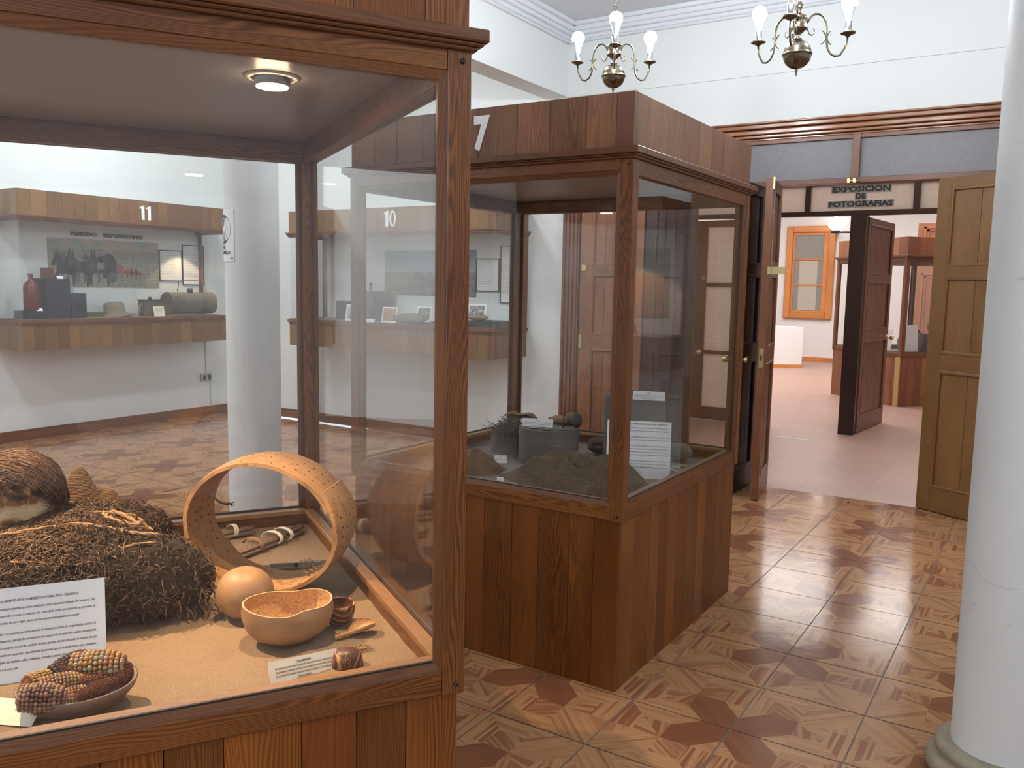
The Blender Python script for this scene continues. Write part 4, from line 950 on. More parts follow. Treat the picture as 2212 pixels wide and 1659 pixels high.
for s in (0, 1):
    for i in range(N_+1):
        for j in range(NVb+1): idx[(s, i, j)] = len(V_); V_.append(w1(*G_[s][i][j], 0, 0, 0))
F_ = []; UV_ = []
for i in range(N_):
    for j in range(NVb):
        q = [(i, j), (i+1, j), (i+1, j+1), (i, j+1)]
        uvq = [(b_*BW/NVb, a_/N_*1.25) for a_, b_ in q]
        F_.append(tuple(idx[(1, a_, b_)] for a_, b_ in reversed(q))); UV_.append(list(reversed(uvq))); F_.append(tuple(idx[(0, a_, b_)] for a_, b_ in q)); UV_.append(uvq)
    for j in (0, NVb):
        q = (idx[(0, i, j)], idx[(0, i+1, j)], idx[(1, i+1, j)], idx[(1, i, j)]); q = q if j else q[::-1]
        F_.append(q); UV_.append([(0, i/N_*1.25), (0, (i+1)/N_*1.25), (.01, (i+1)/N_*1.25), (.01, i/N_*1.25)])
for i in (0, N_):
    for j in range(NVb):
        q = (idx[(0, i, j)], idx[(0, i, j+1)], idx[(1, i, j+1)], idx[(1, i, j)]); F_.append(q if i else q[::-1]); UV_.append([(0, 0), (0.01, 0), (.01, .01), (0, .01)])
mb.add(V_, fix(F_), [list(reversed(u)) for u in UV_], sm=True); ho = mb.build('bent_band', M['hoop'], hp)
e_ = ho.modifiers.new('edge', 'EDGE_SPLIT'); e_.split_angle = math.radians(50)
mb = MB(); rows = 46
for i in range(rows):
    for j in range(4):
        if rd.random() < .12: continue
        a = 2.57+i/rows*2*PI*1.03+rd.uniform(-.02, .02); s = .16+.22*j+rd.uniform(-.03, .03)
        ii = (a-2.55)/(2*PI*1.05)*N_; i0 = int(ii)
        if not 0 <= i0 < N_: continue
        jj = int(s*NVb)
        for side in (0, 1):
            p = G_[side][i0][jj].lerp(G_[side][i0+1][min(jj+1, NVb)], .5); q = G_[1][i0][jj]-G_[0][i0][jj]; q.normalize(); tu = (G_[side][i0+1][jj]-G_[side][i0][jj]).normalized(); tv = (G_[side][i0][min(jj+1, NVb)]-G_[side][i0][max(jj-1, 0)]).normalized()
            off = q*(.0006 if side else -.0006); rr_ = rd.uniform(.0022, .0038)
            ring_ = [w1(*(p+off+tu*math.cos(k*PI/4)*rr_*.8+tv*math.sin(k*PI/4)*rr_*1.4), 0, 0, 0) for k in range(8)]
            mb.add(ring_, [tuple(range(8))])
mb.build('punched_holes', plain('dark_hole', (.05, .022, .01), .9), hp)
mb = MB(); P = [Vector((.110, .08, .098)), Vector((.102, .07, .086)), Vector((.092, .06, .078)), Vector((.078, .05, .074)), Vector((.066, .045, .075))]
mb.tube([w1(*p, 0, 0, 0) for p in P], [.003, .0035, .0035, .0035, .0028], 6)
for d in ((-.012, 0, .004), (-.010, 0, -.008), (-.006, .004, -.012)): mb.tube([w1(*P[-1], 0, 0, 0), w1(*(P[-1]+Vector(d)), 0, 0, 0)], .0012, 4)
mb.build('black_cord', plain('black_wool', (.008, .008, .009), .95), hp)
mb = MB()
for k in range(3): mb.tube([w1(-.16+.012*k+.004*math.sin(s), .0+s*.02, -.128-.004*k+.004*math.sin(s*2+k), 0, 0, 0) for s in range(7)], .0016, 5)
mb.build('binding_thread', M['rope'], hp)
# gourds
t = NT('gourd_skin'); o = t.obj(); n1 = t.noise(o, 16, 5, .7); n2 = t.noise(o, 60, 3)
t.base(t.mix(n1, (.23, .105, .043), (.50, .29, .14))); t.rough(.5); t.bump(n2, .1, .002); M['gourd'] = t.m
t = NT('gourd_inside'); o = t.obj(); v_ = t.n.new('ShaderNodeTexVoronoi'); v_.inputs['Scale'].default_value = 150; t.L(o, v_.inputs['Vector']); n1 = t.noise(o, 12, 3)
t.base(t.mix(v_.outputs['Distance'], (.66, .40, .17), (.42, .20, .07))); t.rough(.7); t.bump(v_.outputs['Distance'], .5, .003); M['gourdin'] = t.m
gb = place('gourd_ball', 'round reddish gourd standing behind the large cut gourd bowl', 'gourd', .374, .578)
MB().lathe([(0, 0)]+[(.071*math.sin(PI*i/18)**.9, .066-.066*math.cos(PI*i/18)) for i in range(1, 18)]+[(0, .130)], 40, fn=lambda a, z: 1+.03*math.sin(a*2+1)).build('gourd_shell', M['gourd'], gb)
def bowl(name, label, u, v, R, h, rimz, mat, matin, nu=72, tw=.004, tiltx=0, rim='rim', lobes=None, cat='bowl', jag=0, zoff=0, rz=0):
    r_ = place(name, label, cat, u, v, SZ+zoff, rot=(tiltx, 0, TH1+rz))
    prof = [(0, 0), (.30, .01), (.55, .06), (.78, .20), (.93, .42), (1.0, .68), (1.01, .82), (.985, 1.0)]
    def rad(k, a): return R*(lobes(a, prof[k][1]) if lobes else 1)
    vs = []; fs_ = []; mi = []
    K = len(prof)
    def zz(k, a):
        z = prof[k][1]*h
        if k == K-1 and rimz: z += rimz(a)
        if k == K-1 and jag: z += jag*nz((a*5, 0, 0), 1.5, 4)
        return z
    for k in range(K):
        for i in range(nu): a = 2*PI*i/nu; vs.append((prof[k][0]*rad(k, a)*math.cos(a), prof[k][0]*rad(k, a)*math.sin(a), zz(k, a)))
    for k in range(K-1, -1, -1):
        for i in range(nu):
            a = 2*PI*i/nu; q = max(0, prof[k][0]*rad(k, a)-tw); vs.append((q*math.cos(a), q*math.sin(a), zz(k, a)+(tw if k < 4 else 0)))
    mbo, mbi, mbr = MB(), MB(), MB()
    for k in range(2*K-1):
        for i in range(nu):
            j = (i+1) % nu; q = (k*nu+i, k*nu+j, (k+1)*nu+j, (k+1)*nu+i)
            (mbo if k < K-1 else mbr if k == K-1 else mbi).f.append(list(q))
    for m_ in (mbo, mbi, mbr):
        used = sorted({i for f in m_.f for i in f}); mp = {o_: n_ for n_, o_ in enumerate(used)}; fl = [tuple(mp[i] for i in f) for f in m_.f]; m_.f = []; m_.add([vs[i] for i in used], fl, sm=True)
    mbo.build('outer_wall', mat, r_); mbi.build('inner_wall', matin, r_); mbr.build(rim, M['gourdrim'] if matin == M['gourdin'] else mat, r_); return r_
bg = bowl('gourd_bowl', 'big cut gourd bowl with pinched rim and pale pitted inside', .300, .400, .102, .094, lambda a: .004*math.cos(2*a), M['gourd'], M['gourdin'],
     lobes=lambda a, z: (1-.20*z*math.exp(-((math.atan2(math.sin(a-4.35), math.cos(a-4.35)))/.42)**2)-.26*z*math.exp(-((math.atan2(math.sin(a-1.9), math.cos(a-1.9)))/.40)**2))*(1.02+.04*math.cos(2*a)), rz=PI)
t = NT('engraved_gourd'); o = t.obj(); wv = t.n.new('ShaderNodeTexWave'); wv.wave_type = 'RINGS'; wv.inputs['Scale'].default_value = 26; wv.inputs['Distortion'].default_value = 5; wv.inputs['Detail'].default_value = 0; t.L(o, wv.inputs['Vector'])
t.base(t.mix(t.ramp(wv.outputs['Fac'], [(.80, (0, 0, 0)), (.9, (1, 1, 1))]), (.10, .038, .02), (.48, .24, .11))); t.rough(.4); M['engraved'] = t.m
bowl('engraved_bowl', 'small dark engraved gourd bowl with scroll pattern beside the big gourd bowl', .165, .445, .042, .054, None, M['engraved'], plain('gourd_dark_inside', (.12, .05, .03), .6), jag=.004)
# spoon
sp = place('gourd_spoon', 'small gourd spoon with engraved underside, right of the big bowl', 'spoon', .145, .355, SZ, rz=0)
mb = MB(); vs = []; fs = []
L_ = .105; nseg = 22; na = 12
for i in range(nseg+1):
    s = i/nseg; w_ = .006+.004*s if s < .35 else .0074+.018*math.sin(PI*min(1, (s-.35)/.66))**.75
    if i == nseg: w_ = .002
    for k in range(na+1):
        a = PI+PI*k/na; dpt = .010 if s < .35 else .010+.010*math.sin(PI*(s-.35)/.65); vs.append((-L_/2+L_*s, w_*math.cos(a), dpt*(1+math.sin(a))+.001+.012*s))
n0 = len(vs); vs += [(x, y*.86, z+.0022) for x, y, z in vs]
for i in range(nseg):
    for k in range(na):
        q = (i*(na+1)+k, i*(na+1)+k+1, (i+1)*(na+1)+k+1, (i+1)*(na+1)+k); fs.append(q); fs.append(tuple(n0+x for x in reversed(q)))
    for k in (0, na): q = (i*(na+1)+k, (i+1)*(na+1)+k, n0+(i+1)*(na+1)+k, n0+i*(na+1)+k); fs.append(q)
mb.add(vs, fs, sm=True); b_ = mb.build('spoon_shell', M['gourdin'], sp); sp.rotation_euler = (0, 0, TH1+.0+.20)
# engraved fragment with cord
fr = place('engraved_gourd_cap', 'small dark engraved gourd cap with spiral lines near the front corner', 'gourd piece', .205, .205)
MB().lathe([(0, .038), (.012, .037), (.024, .032), (.032, .020), (.035, .0), (.0, .0)], 32, fn=lambda a, z: 1+.06*math.cos(2*a)).build('cap_shell', M['engraved'], fr)
mb = MB()
for s in (0, 1):
    P = []
    for i in range(30): q = i/29*3.2*PI; r0 = .0012*q+.001; P.append(Vector((-.008+.018*s+r0*math.cos(q), -.022+.004*s-r0*.0, .024-.010*s+r0*math.sin(q))))
    P2 = []
    for p in P:
        rr_ = math.hypot(p.x, p.y); z = max(.003, min(.036, p.z)); rs = .036*math.sqrt(max(0.01, 1-(z/.040)**2)); ang = math.atan2(-1, p.x*18); P2.append((rs*math.cos(ang), rs*math.sin(ang), z))
    mb.tube(P2, .0009, 5)
o_ = mb.build('spiral_line', M['bead'], fr); fr.rotation_euler = (0, 0, TH1-.35)
mb = MB(); P = []
for i in range(90): q = i*.33; P.append((.020*math.sin(q*1.3)+.0006*i-.03, .014*math.cos(q*2.1), .003+.003*(1+math.sin(q*3.1))))
mb.tube(P, .0011, 5); tag(mb.build('tangled_string', M['rope']), 'thin dark tangled string lying between spoon and engraved cap', 'string', loc=L1(.165, .265, SZ+.001), rot=(0, 0, TH1))
# reed bundles
t = NT('dry_reed'); o = t.uv(); n1 = t.noise(t.mapv(o, (60, 8, 1)), 1, 3); r, g_, b_ = t.tone()[:3]; t.base(t.mix(n1, t.mix(r, (.10, .055, .035), (.24, .14, .09)), (.30, .20, .13))); t.rough(.7); M['reed'] = t.m
def reeds(label, u, v, ang, n, L_, bind, stagger):
    r_ = thing('reed_bundle', label, 'reed bundle', L1(u, v, SZ+.001), TH1+ang, 'tied reed bundles behind the hoop')
    rad = .0066; k = 0
    for row in range(2):
        m = n-row
        for i in range(m):
            y = (i-(m-1)/2)*rad*2.0+rd.uniform(-.001, .001); z = rad+row*rad*1.72; l = L_*rd.uniform(.72, 1.0) if not stagger else L_*(.55+.45*((i*37+row*11) % 10)/10)
            x0 = -l*.5+rd.uniform(-.02, .02) if not stagger else -L_*.5+rd.uniform(0, .015)
            sl = rd.uniform(-.04, .04)
            mb = MB(); tn = (rd.uniform(.1, 1), 0, 0); mb.tube([(x0, y, z), (x0+l*.5, y+sl*l*.3, z), (x0+l, y+sl*l, z)], [rad*.9, rad, rad*.85], 10, tn)
            mb.build('reed', M['reed'], r_)
    for bx_ in bind:
        mb = MB(); w_ = n*rad+.002
        for q in range(4): 
            mb.tube([(bx_+q*.004+.006*math.sin(a_), w_*math.cos(a_), .017+.021*math.sin(a_)) for a_ in [z_*PI/10 for z_ in range(20)]], .0016, 5, closed=True)
        mb.build('cord_binding', M['cream'] if bx_ > -.02 else M['rope'], r_)
    return r_
reeds('long loose reed bundle tied with pale cord, seen through the hoop', .205, 1.19, .656, 6, .36, (.0, .05, -.09), True)
reeds('short compact reed bundle, left of the long one behind the hoop', .345, 1.315, .30, 5, .21, (.03,), False)
tn_ = thing('folded_label', 'small white folded card lying face away behind the hoop', 'label card', L1(.175, .925, SZ+.001), rot=(.9, 0, TH1-.25))
MB().box((-.075, 0, 0), (.075, .001, .035)).build('paper', M['white'], tn_); MB().box((-.006, -.001, .0), (.006, 0, .03)).build('black_tape', M['ink'], tn_)
# labels and text panel
PT = ['de la comunidad originaba un ritual, realizado antes, durante y después del entierro. Esta', 'tránsito de esta vida a la otra. La muerte era  concebida como una etapa de un  proceso de', 'forma de vida diferente, en otro lugar, pero con las mismas necesidades terrenales.', None,
      'individuo recibe a su muerte, permite percibir el  estatus y el tipo de  organización social a la', 'contexto funerario, tipo fardo, se evidencia: el cuerpo de un individuo adulto, envuelto en', 'atados al cuerpo a través de cordeles de lana gruesa, donde sobresale la cabeza, la cual', 'También se observan   las ofrendas funerarias que se le dedicaron y que consistían', 'cajitas de madera, collar, calabazas, botellas y platos de cerámicas en los cuales se', 'para el viaje a la otra vida.']
pn = thing('information_sheet', 'large white text panel leaning in front of the bundle, partly behind the corn bowl', 'text panel', L1(.852, .395, SZ-.012), rot=(-.34, 0, TH1-.02))
MB().box((-.152, 0, 0), (.152, .0015, .212)).build('paper', M['white'], pn)
mb = MB(); mb.text('DESPUÉS DE LA MUERTE, EN EL COMPLEJO CULTURAL PICA - TARAPACÁ', .0072, (.098, -.0008, .182), 'RIGHT', .00012, .0001, sx=.78, shear=.22)
z = .165
for i, ln in enumerate(PT):
    if ln: mb.text(ln, .0076, ((.132 if i != 2 and i < 9 else (.10 if i == 2 else -.02)), -.0008, z), 'RIGHT', .00003, .0001, sx=.76, shear=.22)
    z -= .0148 if ln else .008
mb.build('printed_text', M['greyink'], pn)
lb = thing('gourd_label', 'cream printed label headed CALABAZAS in front of the big gourd bowl', 'label card', L1(.302, .188, SZ-.010), rot=(-.45, 0, TH1+.10))
MB().box((-.078, 0, 0), (.078, .001, .052)).build('paper', M['cream'], lb)
mb = MB().text('CALABAZAS', .0062, (0, -.0006, .040), 'CENTER', .0002, .0001)
for i, ln in enumerate(('De formas irregulares, algunas presentan  decoración, a través  de la técnica', 'de pirograbado (diseños espirales, volutas, ordenados en filas horizontales)', 'de uso doméstico, utilizado para almacenar, transportar o servir  alimentos', 'sólidos o líquidos.')): mb.text(ln, .0058, (0, -.0006, .0325-.0078*i), 'CENTER', .00006, .0001, sx=.72)
mb.build('printed_text', M['greyink'], lb)
l2 = thing('plate_label', 'cream label in the bottom left corner, in front of the corn bowl', 'label card', L1(.885, .205, SZ+.001), rot=(-1.0, 0, TH1-.55))
MB().box((-.06, 0, 0), (.06, .001, .055)).build('paper', M['cream'], l2); MB().text('PLATO', .006, (.028, -.0006, .040), 'CENTER', .0001, .0001).text('Cerámica de uso doméstico', .005, (.028, -.0006, .030), 'CENTER', 0, .0001, sx=.7).build('printed_text', M['greyink'], l2)
# corn bowl
M['ceramic'] = plain('brown_ceramic', (.20, .135, .09), .55, 0, .2, 14)
cbw = place('ceramic_bowl', 'oval brown ceramic bowl full of dried corn cobs at the front left', 'bowl', .752, .222, SZ, rot=(.10, 0, TH1))
prof = [(0, 0), (.35, .0), (.55, .08), (.80, .35), (.96, .75), (1.0, 1.0), (.965, 1.03), (.93, .98), (.80, .50), (.55, .22), (0, .15)]
MB().lathe([(r_, z_*.058) for r_, z_ in prof], 64, fn=None).build('bowl_body', M['ceramic'], cbw); cbw.scale = (1, 1, 1)
for v__ in cbw.children[0].data.vertices: v__.co.x *= .112; v__.co.y *= .082
def cob(label, x, y, z, rz, ry, L_, R, cols, bare=False, rx=0):
    Rm = cbw.rotation_euler.to_matrix(); R_c, L_c = R*1.22, L_*1.2; t_ = thing('corn_cob', label, 'corn cob', Vector(cbw.location)+Rm @ Vector((x*1.02, y*1.02, z+.012)), rot=(rx, ry, TH1+rz), group=None)
    core = [(0, -L_c/2), (R_c*.62, -L_c/2), (R_c*.80, -L_c*.3), (R_c*.80, L_c*.1), (R_c*.5, L_c*.40), (0, L_c/2)]
    mb = MB(); mb.M = Matrix.Rotation(PI/2, 4, 'Y'); mb.lathe(core, 20, fn=lambda a, z: 1+(.06*math.sin(9*a) if bare else 0)); mb.build('cob_core', M['cobred'], t_)
    mb = MB(); nrow = 18; R *= 1.22; L_ *= 1.2; n_ = int(L_/(R*.27))
    for i in range(n_):
        s = (i+.5)/n_; xx = -L_/2+L_*s; prf = math.sqrt(max(.12, 1-((s-.5)/.56)**2)) if s > .5 else min(1, .86+.4*s); rr_ = R*.90*max(.35, prf)
        for k in range(nrow):
            if rd.random() < (.0 if not bare else .0): continue
            a = 2*PI*(k+.5*(i % 2)*.35)/nrow; ks = R*.172*(.85+.3*rd.random()); c_ = Vector((xx, rr_*math.cos(a), rr_*math.sin(a)))
            m2 = bmesh_ico; tn = cols[int(rd.random()*len(cols))]; tn = (tn[0]*rd.uniform(.8, 1.2), tn[1]*rd.uniform(.8, 1.2), tn[2]*rd.uniform(.8, 1.2))
            sc_ = (ks*.95, ks, ks) if not bare else (ks*.5, ks*.6, ks*.75)
            mb.add([(c_.x+p[0]*sc_[0], c_.y+p[1]*sc_[1], c_.z+p[2]*sc_[2]) for p in m2[0]], m2[1], None, tn, sm=True)
    mb.build('kernels' if not bare else 'chaff', M['kernel'], t_); return t_
_bm = bmesh.new(); bmesh.ops.create_icosphere(_bm, subdivisions=2, radius=1.0); _bm.verts.ensure_lookup_table(); bmesh_ico = ([tuple(v.co) for v in _bm.verts], [tuple(v.index for v in f.verts) for f in _bm.faces]); _bm.free()
t = NT('corn_kernel'); a = t.n.new('ShaderNodeVertexColor'); a.layer_name = 'tone'; t.base(a.outputs[0]); t.rough(.38); M['kernel'] = t.m
M['cobred'] = plain('dry_cob', (.20, .06, .025), .9, 0, .4, 120, .4)
YEL = [(.36, .18, .045), (.31, .15, .04), (.42, .24, .09)]; PUR = [(.04, .02, .016), (.06, .03, .022)]; MIX = [(.28, .15, .09), (.20, .10, .06), (.34, .21, .11), (.13, .06, .045)]; RED = [(.20, .065, .028), (.13, .04, .02)]
cob('dark purple cob lying at the back of the bowl', -.012, .040, .060, .5, -.25, .062, .0215, PUR)
cob('bare brown cob leaning against the dark purple one', -.012, .012, .062, -.65, .35, .060, .013, [(.13, .07, .045)], True)
cob('largest yellow cob with mouldy underside, right of the purple one', .038, .022, .060, -.25, .0, .086, .0265, YEL+[(.33, .27, .16)])
cob('yellow orange cob at the left side of the bowl', -.062, .014, .050, .7, .2, .056, .019, YEL)
cob('yellow cob lying across the middle of the bowl', -.028, -.016, .055, .18, .05, .066, .0185, YEL+MIX[:1])
cob('brown speckled cob at the front left of the bowl', -.056, -.046, .050, -.20, .1, .070, .0225, MIX)
cob('short brown and cream cob at the front centre', .0, -.050, .044, .1, 0, .048, .0165, MIX+YEL)
cob('long bare red cob at the front right of the bowl', .036, -.042, .048, .55, 0, .080, .0125, RED, True)
cob('dark red bare cob in the middle right', .030, -.012, .048, .2, 0, .072, .0165, RED+[(.12, .04, .02)], True)
cob('curly red chaffy cob at the right end of the bowl', .084, .010, .046, 1.3, 0, .050, .013, RED, True)
cob('orange red husk remnant at the left end of the bowl', -.078, -.018, .040, .9, 0, .050, .013, [(.42, .15, .05), (.30, .09, .03)], True)
# hook in the upper left of the case
hk = thing('ceiling_hook', 'small dark metal hook under the ceiling of the large case, upper left', 'hook', L1(.88, .12, 2.022))
MB().box((-.015, -.015, -.012), (.015, .015, 0)).build('hook_plate', M['darkmetal'], hk); MB().tube([(0, 0, -.01), (0, 0, -.03)]+[(.012-.012*math.cos(q*PI/6), 0, -.03-.012*math.sin(q*PI/6)) for q in range(7)], .003, 6).build('hook_wire', M['darkmetal'], hk)
# ------------------------------------------------------------------ contents of case 7
S7 = .687
def drum(label, x, y, r, z1):
    t_ = thing('drum_stand', label, 'display stand', (x, y, S7), 0, 'grey felt drum stands in case 7')
    MB().lathe([(0, -.002), (r, -.002), (r, z1-S7-.003), (r-.003, z1-S7), (0, z1-S7)], 48, sm=False).build('drum_body', M['felt'], t_); return t_
drum('low grey felt drum stand at the left back carrying the straw bundle', -.735, 1.30, .135, .80)
drum('medium grey felt drum stand in the middle of case 7 carrying flat stones', -.455, 1.155, .150, .862)
drum('tallest grey felt drum stand at the right back carrying the wooden tool', -.105, 1.39, .150, 1.025)
lump('folded_cloth', 'large rumpled brown grey woollen cloth across the front of case 7', 'cloth', 0, 0, .66, .50, .11, M['greycloth'], [(-.10, .15, .75, .30), (.15, -.05, .55, .35), (-.30, 0, .5, .2), (.30, .1, .75, .16)], 5, amp=.018, fs=11, fold=(.022, 40, 1.1), base_loc=(-.10, .79, S7))
lump('netted_bag', 'coarse brown netted bag at the left front of case 7', 'bag', 0, 0, .30, .34, .085, M['woven'], [(0, 0, .8, .4), (.2, -.1, .4, .3)], 8, amp=.012, fs=18, fold=(.01, 60, .3), base_loc=(-.66, .78, S7))
# straw bundle
M['straw'] = plain('dark_straw', (.13, .115, .10), .8, 0, .4, 60)
sb = thing('straw_bundle', 'dark straw bundle with leather wrap lying on the low drum', 'bundle', (-.70, 1.26, .80))
mb = MB()
for k in range(900):
    p = Vector((rd.gauss(.02, .05), rd.gauss(-.05, .035), .004+abs(rd.gauss(0, .022)))); d = Vector((rd.uniform(-.6, 1), rd.uniform(-1, -.1), rd.uniform(-.9, .5))).normalized(); L_ = rd.uniform(.03, .09); b_ = Vector((rd.uniform(-1, 1), rd.uniform(-1, 1), rd.uniform(-1, 1)))*.01
    P = [p+d*L_*s+b_*s*s for s in (0, .5, 1)]
    mb.tube([(q.x, q.y, max(q.z, .002) if math.hypot(q.x+.03, q.y-.04) < .13 else q.z-.01) for q in P], .0014, 4, cap=False)
tag(mb.build('straw_strands', M['straw'], sb), kind='stuff')
mb = MB(); vs = []; fs = []
for i in range(13):
    for j in range(17):
        a = -.3+j/16*2.6; x = -.10+.22*i/12; r_ = .036+.010*math.sin(i*.9)-.0014*i; vs.append((x, .03+r_*math.cos(a)*1.3, .035+r_*math.sin(a)+.03*math.sin(i/12*PI)+.004*nz((x, a, 0), 9, 2)))
for i in range(12):
    for j in range(16): a = i*17+j; fs.append((a, a+1, a+18, a+17))
mb.add(vs, fs, sm=True); o_ = mb.build('leather_wrap', plain('dry_leather', (.17, .095, .06), .8, 0, .4, 30, .5), sb); sd = o_.modifiers.new('s', 'SOLIDIFY'); sd.thickness = .004
def stone(name, label, loc, s, mat, seed=1, cat='stone', rz=0, flat=True):
    vs = []; nu, nv = 28, 16
    for j in range(nv+1):
        ph = -PI/2+PI*j/nv
        for i in range(nu):
            a = 2*PI*i/nu; d = Vector((math.cos(a)*math.cos(ph), math.sin(a)*math.cos(ph), math.sin(ph))); r_ = 1+.16*nz(d, 1.6, seed)
            vs.append((d.x*r_*s[0], d.y*r_*s[1], (d.z*r_+1)*s[2]))
    fs = [(j*nu+i, j*nu+(i+1) % nu, (j+1)*nu+(i+1) % nu, (j+1)*nu+i) for j in range(nv) for i in range(nu)]
    return tag(MB().add(vs, fs, sm=True).build(name, mat), label, cat, loc=loc, rot=(0, 0, rz))
M['stone'] = plain('grey_stone', (.17, .145, .115), .85, 0, .25, 40, .3); M['palestone'] = plain('pale_stone', (.42, .38, .32), .85, 0, .2, 40, .3); M['darkclay'] = plain('dark_burnt_clay', (.06, .048, .042), .75, 0, .3, 40, .3)
stone('flat_stone', 'pale round flat stone at the left edge of the middle drum', (-.475, 1.045, .862), (.026, .022, .007), M['palestone'], 1)
stone('flat_stone', 'brown flat stone disc beside the pale one on the middle drum', (-.405, 1.045, .862), (.025, .022, .006), M['stone'], 2)
sw = thing('spindle', 'thin wooden spindle standing in a flat disc whorl on the middle drum', 'spindle', (-.345, 1.10, .862))
MB().lathe([(0, .001), (.026, .001), (.028, .005), (.024, .009), (0, .010)], 24).build('whorl', M['stone'], sw); MB().tube([(0, 0, .009), (.001, 0, .06), (.0, 0, .135)], [.0035, .003, .0015], 8).build('shaft', M['darkclay'], sw)
stone('yarn_ball', 'small dark oval yarn ball standing at the right end of the middle drum', (-.325, 1.20, .862), (.029, .022, .036), M['darkclay'], 4, 'yarn ball')
stone('yarn_skein', 'light brown twisted skein at the back of the middle drum', (-.44, 1.235, .862), (.055, .03, .022), plain('tan_yarn', (.24, .16, .09), .9, 0, .3, 90, .6), 6, 'skein')
stone('yarn_skein', 'lumpy brown skein behind the spindle on the middle drum', (-.385, 1.262, .862), (.035, .026, .032), plain('brown_yarn', (.20, .14, .09), .9, 0, .35, 90, .6), 7, 'skein')
stone('dark_pebble', 'small dark upright pebble between the straw and the skeins', (-.59, 1.395, .80), (.017, .014, .032), M['darkclay'], 3, 'pebble')
stone('round_pot', 'grey brown round clay pot on the sand at the right back of case 7', (.075, 1.565, S7), (.058, .055, .046), M['stone'], 9, 'pot')
stone('fleece_lump', 'dark curled fleece lump on the sand between the middle and tall drums', (-.325, 1.47, S7), (.075, .05, .045), plain('dark_fleece', (.075, .05, .035), .95, 0, .5, 60, .8), 12, 'fleece')
for i, (x, y, a, L_) in enumerate(((.12, 1.42, -.55, .17), (.11, 1.36, -.75, .10), (.10, 1.30, -.7, .12))):
    P = [(x+L_*s*math.cos(a)+.01*math.sin(3*s), y+L_*s*math.sin(a)-.02*math.sin(s*PI)*(-1), S7+.006+.006*math.sin(PI*s)) for s in [k/8 for k in range(9)]]
    tag(MB().tube([(p[0]-x, p[1]-y, p[2]-S7) for p in P], [.005, .0055, .0055, .005, .0045, .004, .003, .002, .001], 8).build('bone_needle', plain('bone', (.50, .42, .30), .5)), ('longest pale bone needle, topmost of three beside the text panel', 'short pale bone needle, middle of three beside the text panel', 'pale bone needle nearest the front, lowest of three beside the text panel')[i], 'bone needle', loc=(x, y, S7), group='bone needles in case 7')
wt = thing('wooden_tool', 'wooden rod with rounded knob end lying on the tallest drum', 'tool', (-.09, 1.345, 1.025), -.03)
mb = MB(); mb.tube([(-.115, 0, .022), (-.05, 0, .024), (.06, 0, .022), (.16, .0, .018)], [.011, .009, .009, .012], 10); mb.build('rod', M['stone'], wt)
MB().lathe([(0, 0)]+[(.020*math.sin(PI*i/10), .021-.021*math.cos(PI*i/10)) for i in range(1, 10)]+[(0, .042)], 20, c=(-.115, 0, 0)).build('knob', M['stone'], wt)
mb = MB()
for k in range(9): mb.tube([(.155, 0, .018), (.19, rd.uniform(-.012, .012), .018+rd.uniform(-.012, .01)), (.23, rd.uniform(-.02, .02), .014+rd.uniform(-.014, .012))], [.003, .002, .0008], 4)
mb.build('frayed_end', M['straw'], wt)
FY = math.radians(18)
def card(label, w_, h_, loc, rz, tilt, n, grp='white label cards in case 7', mat='white', size=.0052):
    L_ = ['Fragmentos textiles elaborados en lana de camélido con técnicas', 'tradicionales, de uso doméstico y ritual, hallados en contextos', 'funerarios de la comunidad local.']
    return sheet('label_card', label, 'label card', w_, h_, loc, rz, tilt, L_[:n], size, 'CENTER', mat, .001, 'TEXTIL' if n else None, group=grp, top=size*2, inkm='greyink', tx=0)
card('white label card propped at the left of the middle drum', .150, .040, (-.46, 1.05, .872), .35, -.25, 3)
card('white label card propped against the wooden tool on the tallest drum', .150, .042, (.03, 1.245, 1.025), .30, -.2, 3)
card('tiny white tag at the left edge of the low drum', .028, .018, (-.755, 1.175, .80), .4, -.9, 0)
card('small white card leaning beside the netted bag', .060, .040, (-.615, .965, S7), .6, -.5, 2, size=.004)
card('small white folded corner card near the front left glass of case 7', .03, .03, (-.375, .60, S7), .8, -.3, 0)
tp = ['en la vida doméstica y ritual, se debe  considerar que fueron las mujeres', 'de tejidos  de soltura a la indumentaria. La tradición textil encargada de', None, 'para hilar, agujas, tubadas de hueso para apretar la trama y tejidos, con', 'sus bordados, diferentes tipos de cordelería, gruesas cuerdas, bolsos fajas y', None, 'elaborada en arte rupestre que se puede observar  en el uso del color y  de sus', 'conocimiento de tintes de origen vegetal, mineral y animal, consiguiendo', 'amarillo y rojo. Los habitantes de estas zonas eran diestros tejedores, caza', 'y fauna, obtenidos por las prácticas de intercambio con las culturas de', None, 'cordones, con figuras antropomorfas y geométricas en su', 'agujas,  transportados  con los hilos,  en costureros, los', 'textiles que los distinguían de otras culturas desérticas.']
sheet('information_sheet', 'large white text panel standing behind the right front post of case 7', 'text panel', .29, .262, (.062, 1.075, S7-.002), .40, -.12, [x for x in tp], .0078, 'RIGHT', 'white', .0015, 'TEXTILERÍA ANTES DEL COMPLEJO CULTURAL PICA - TARAPACÁ', group=None, lead=1.75, top=.016, tx=.135, inkm='greyink')
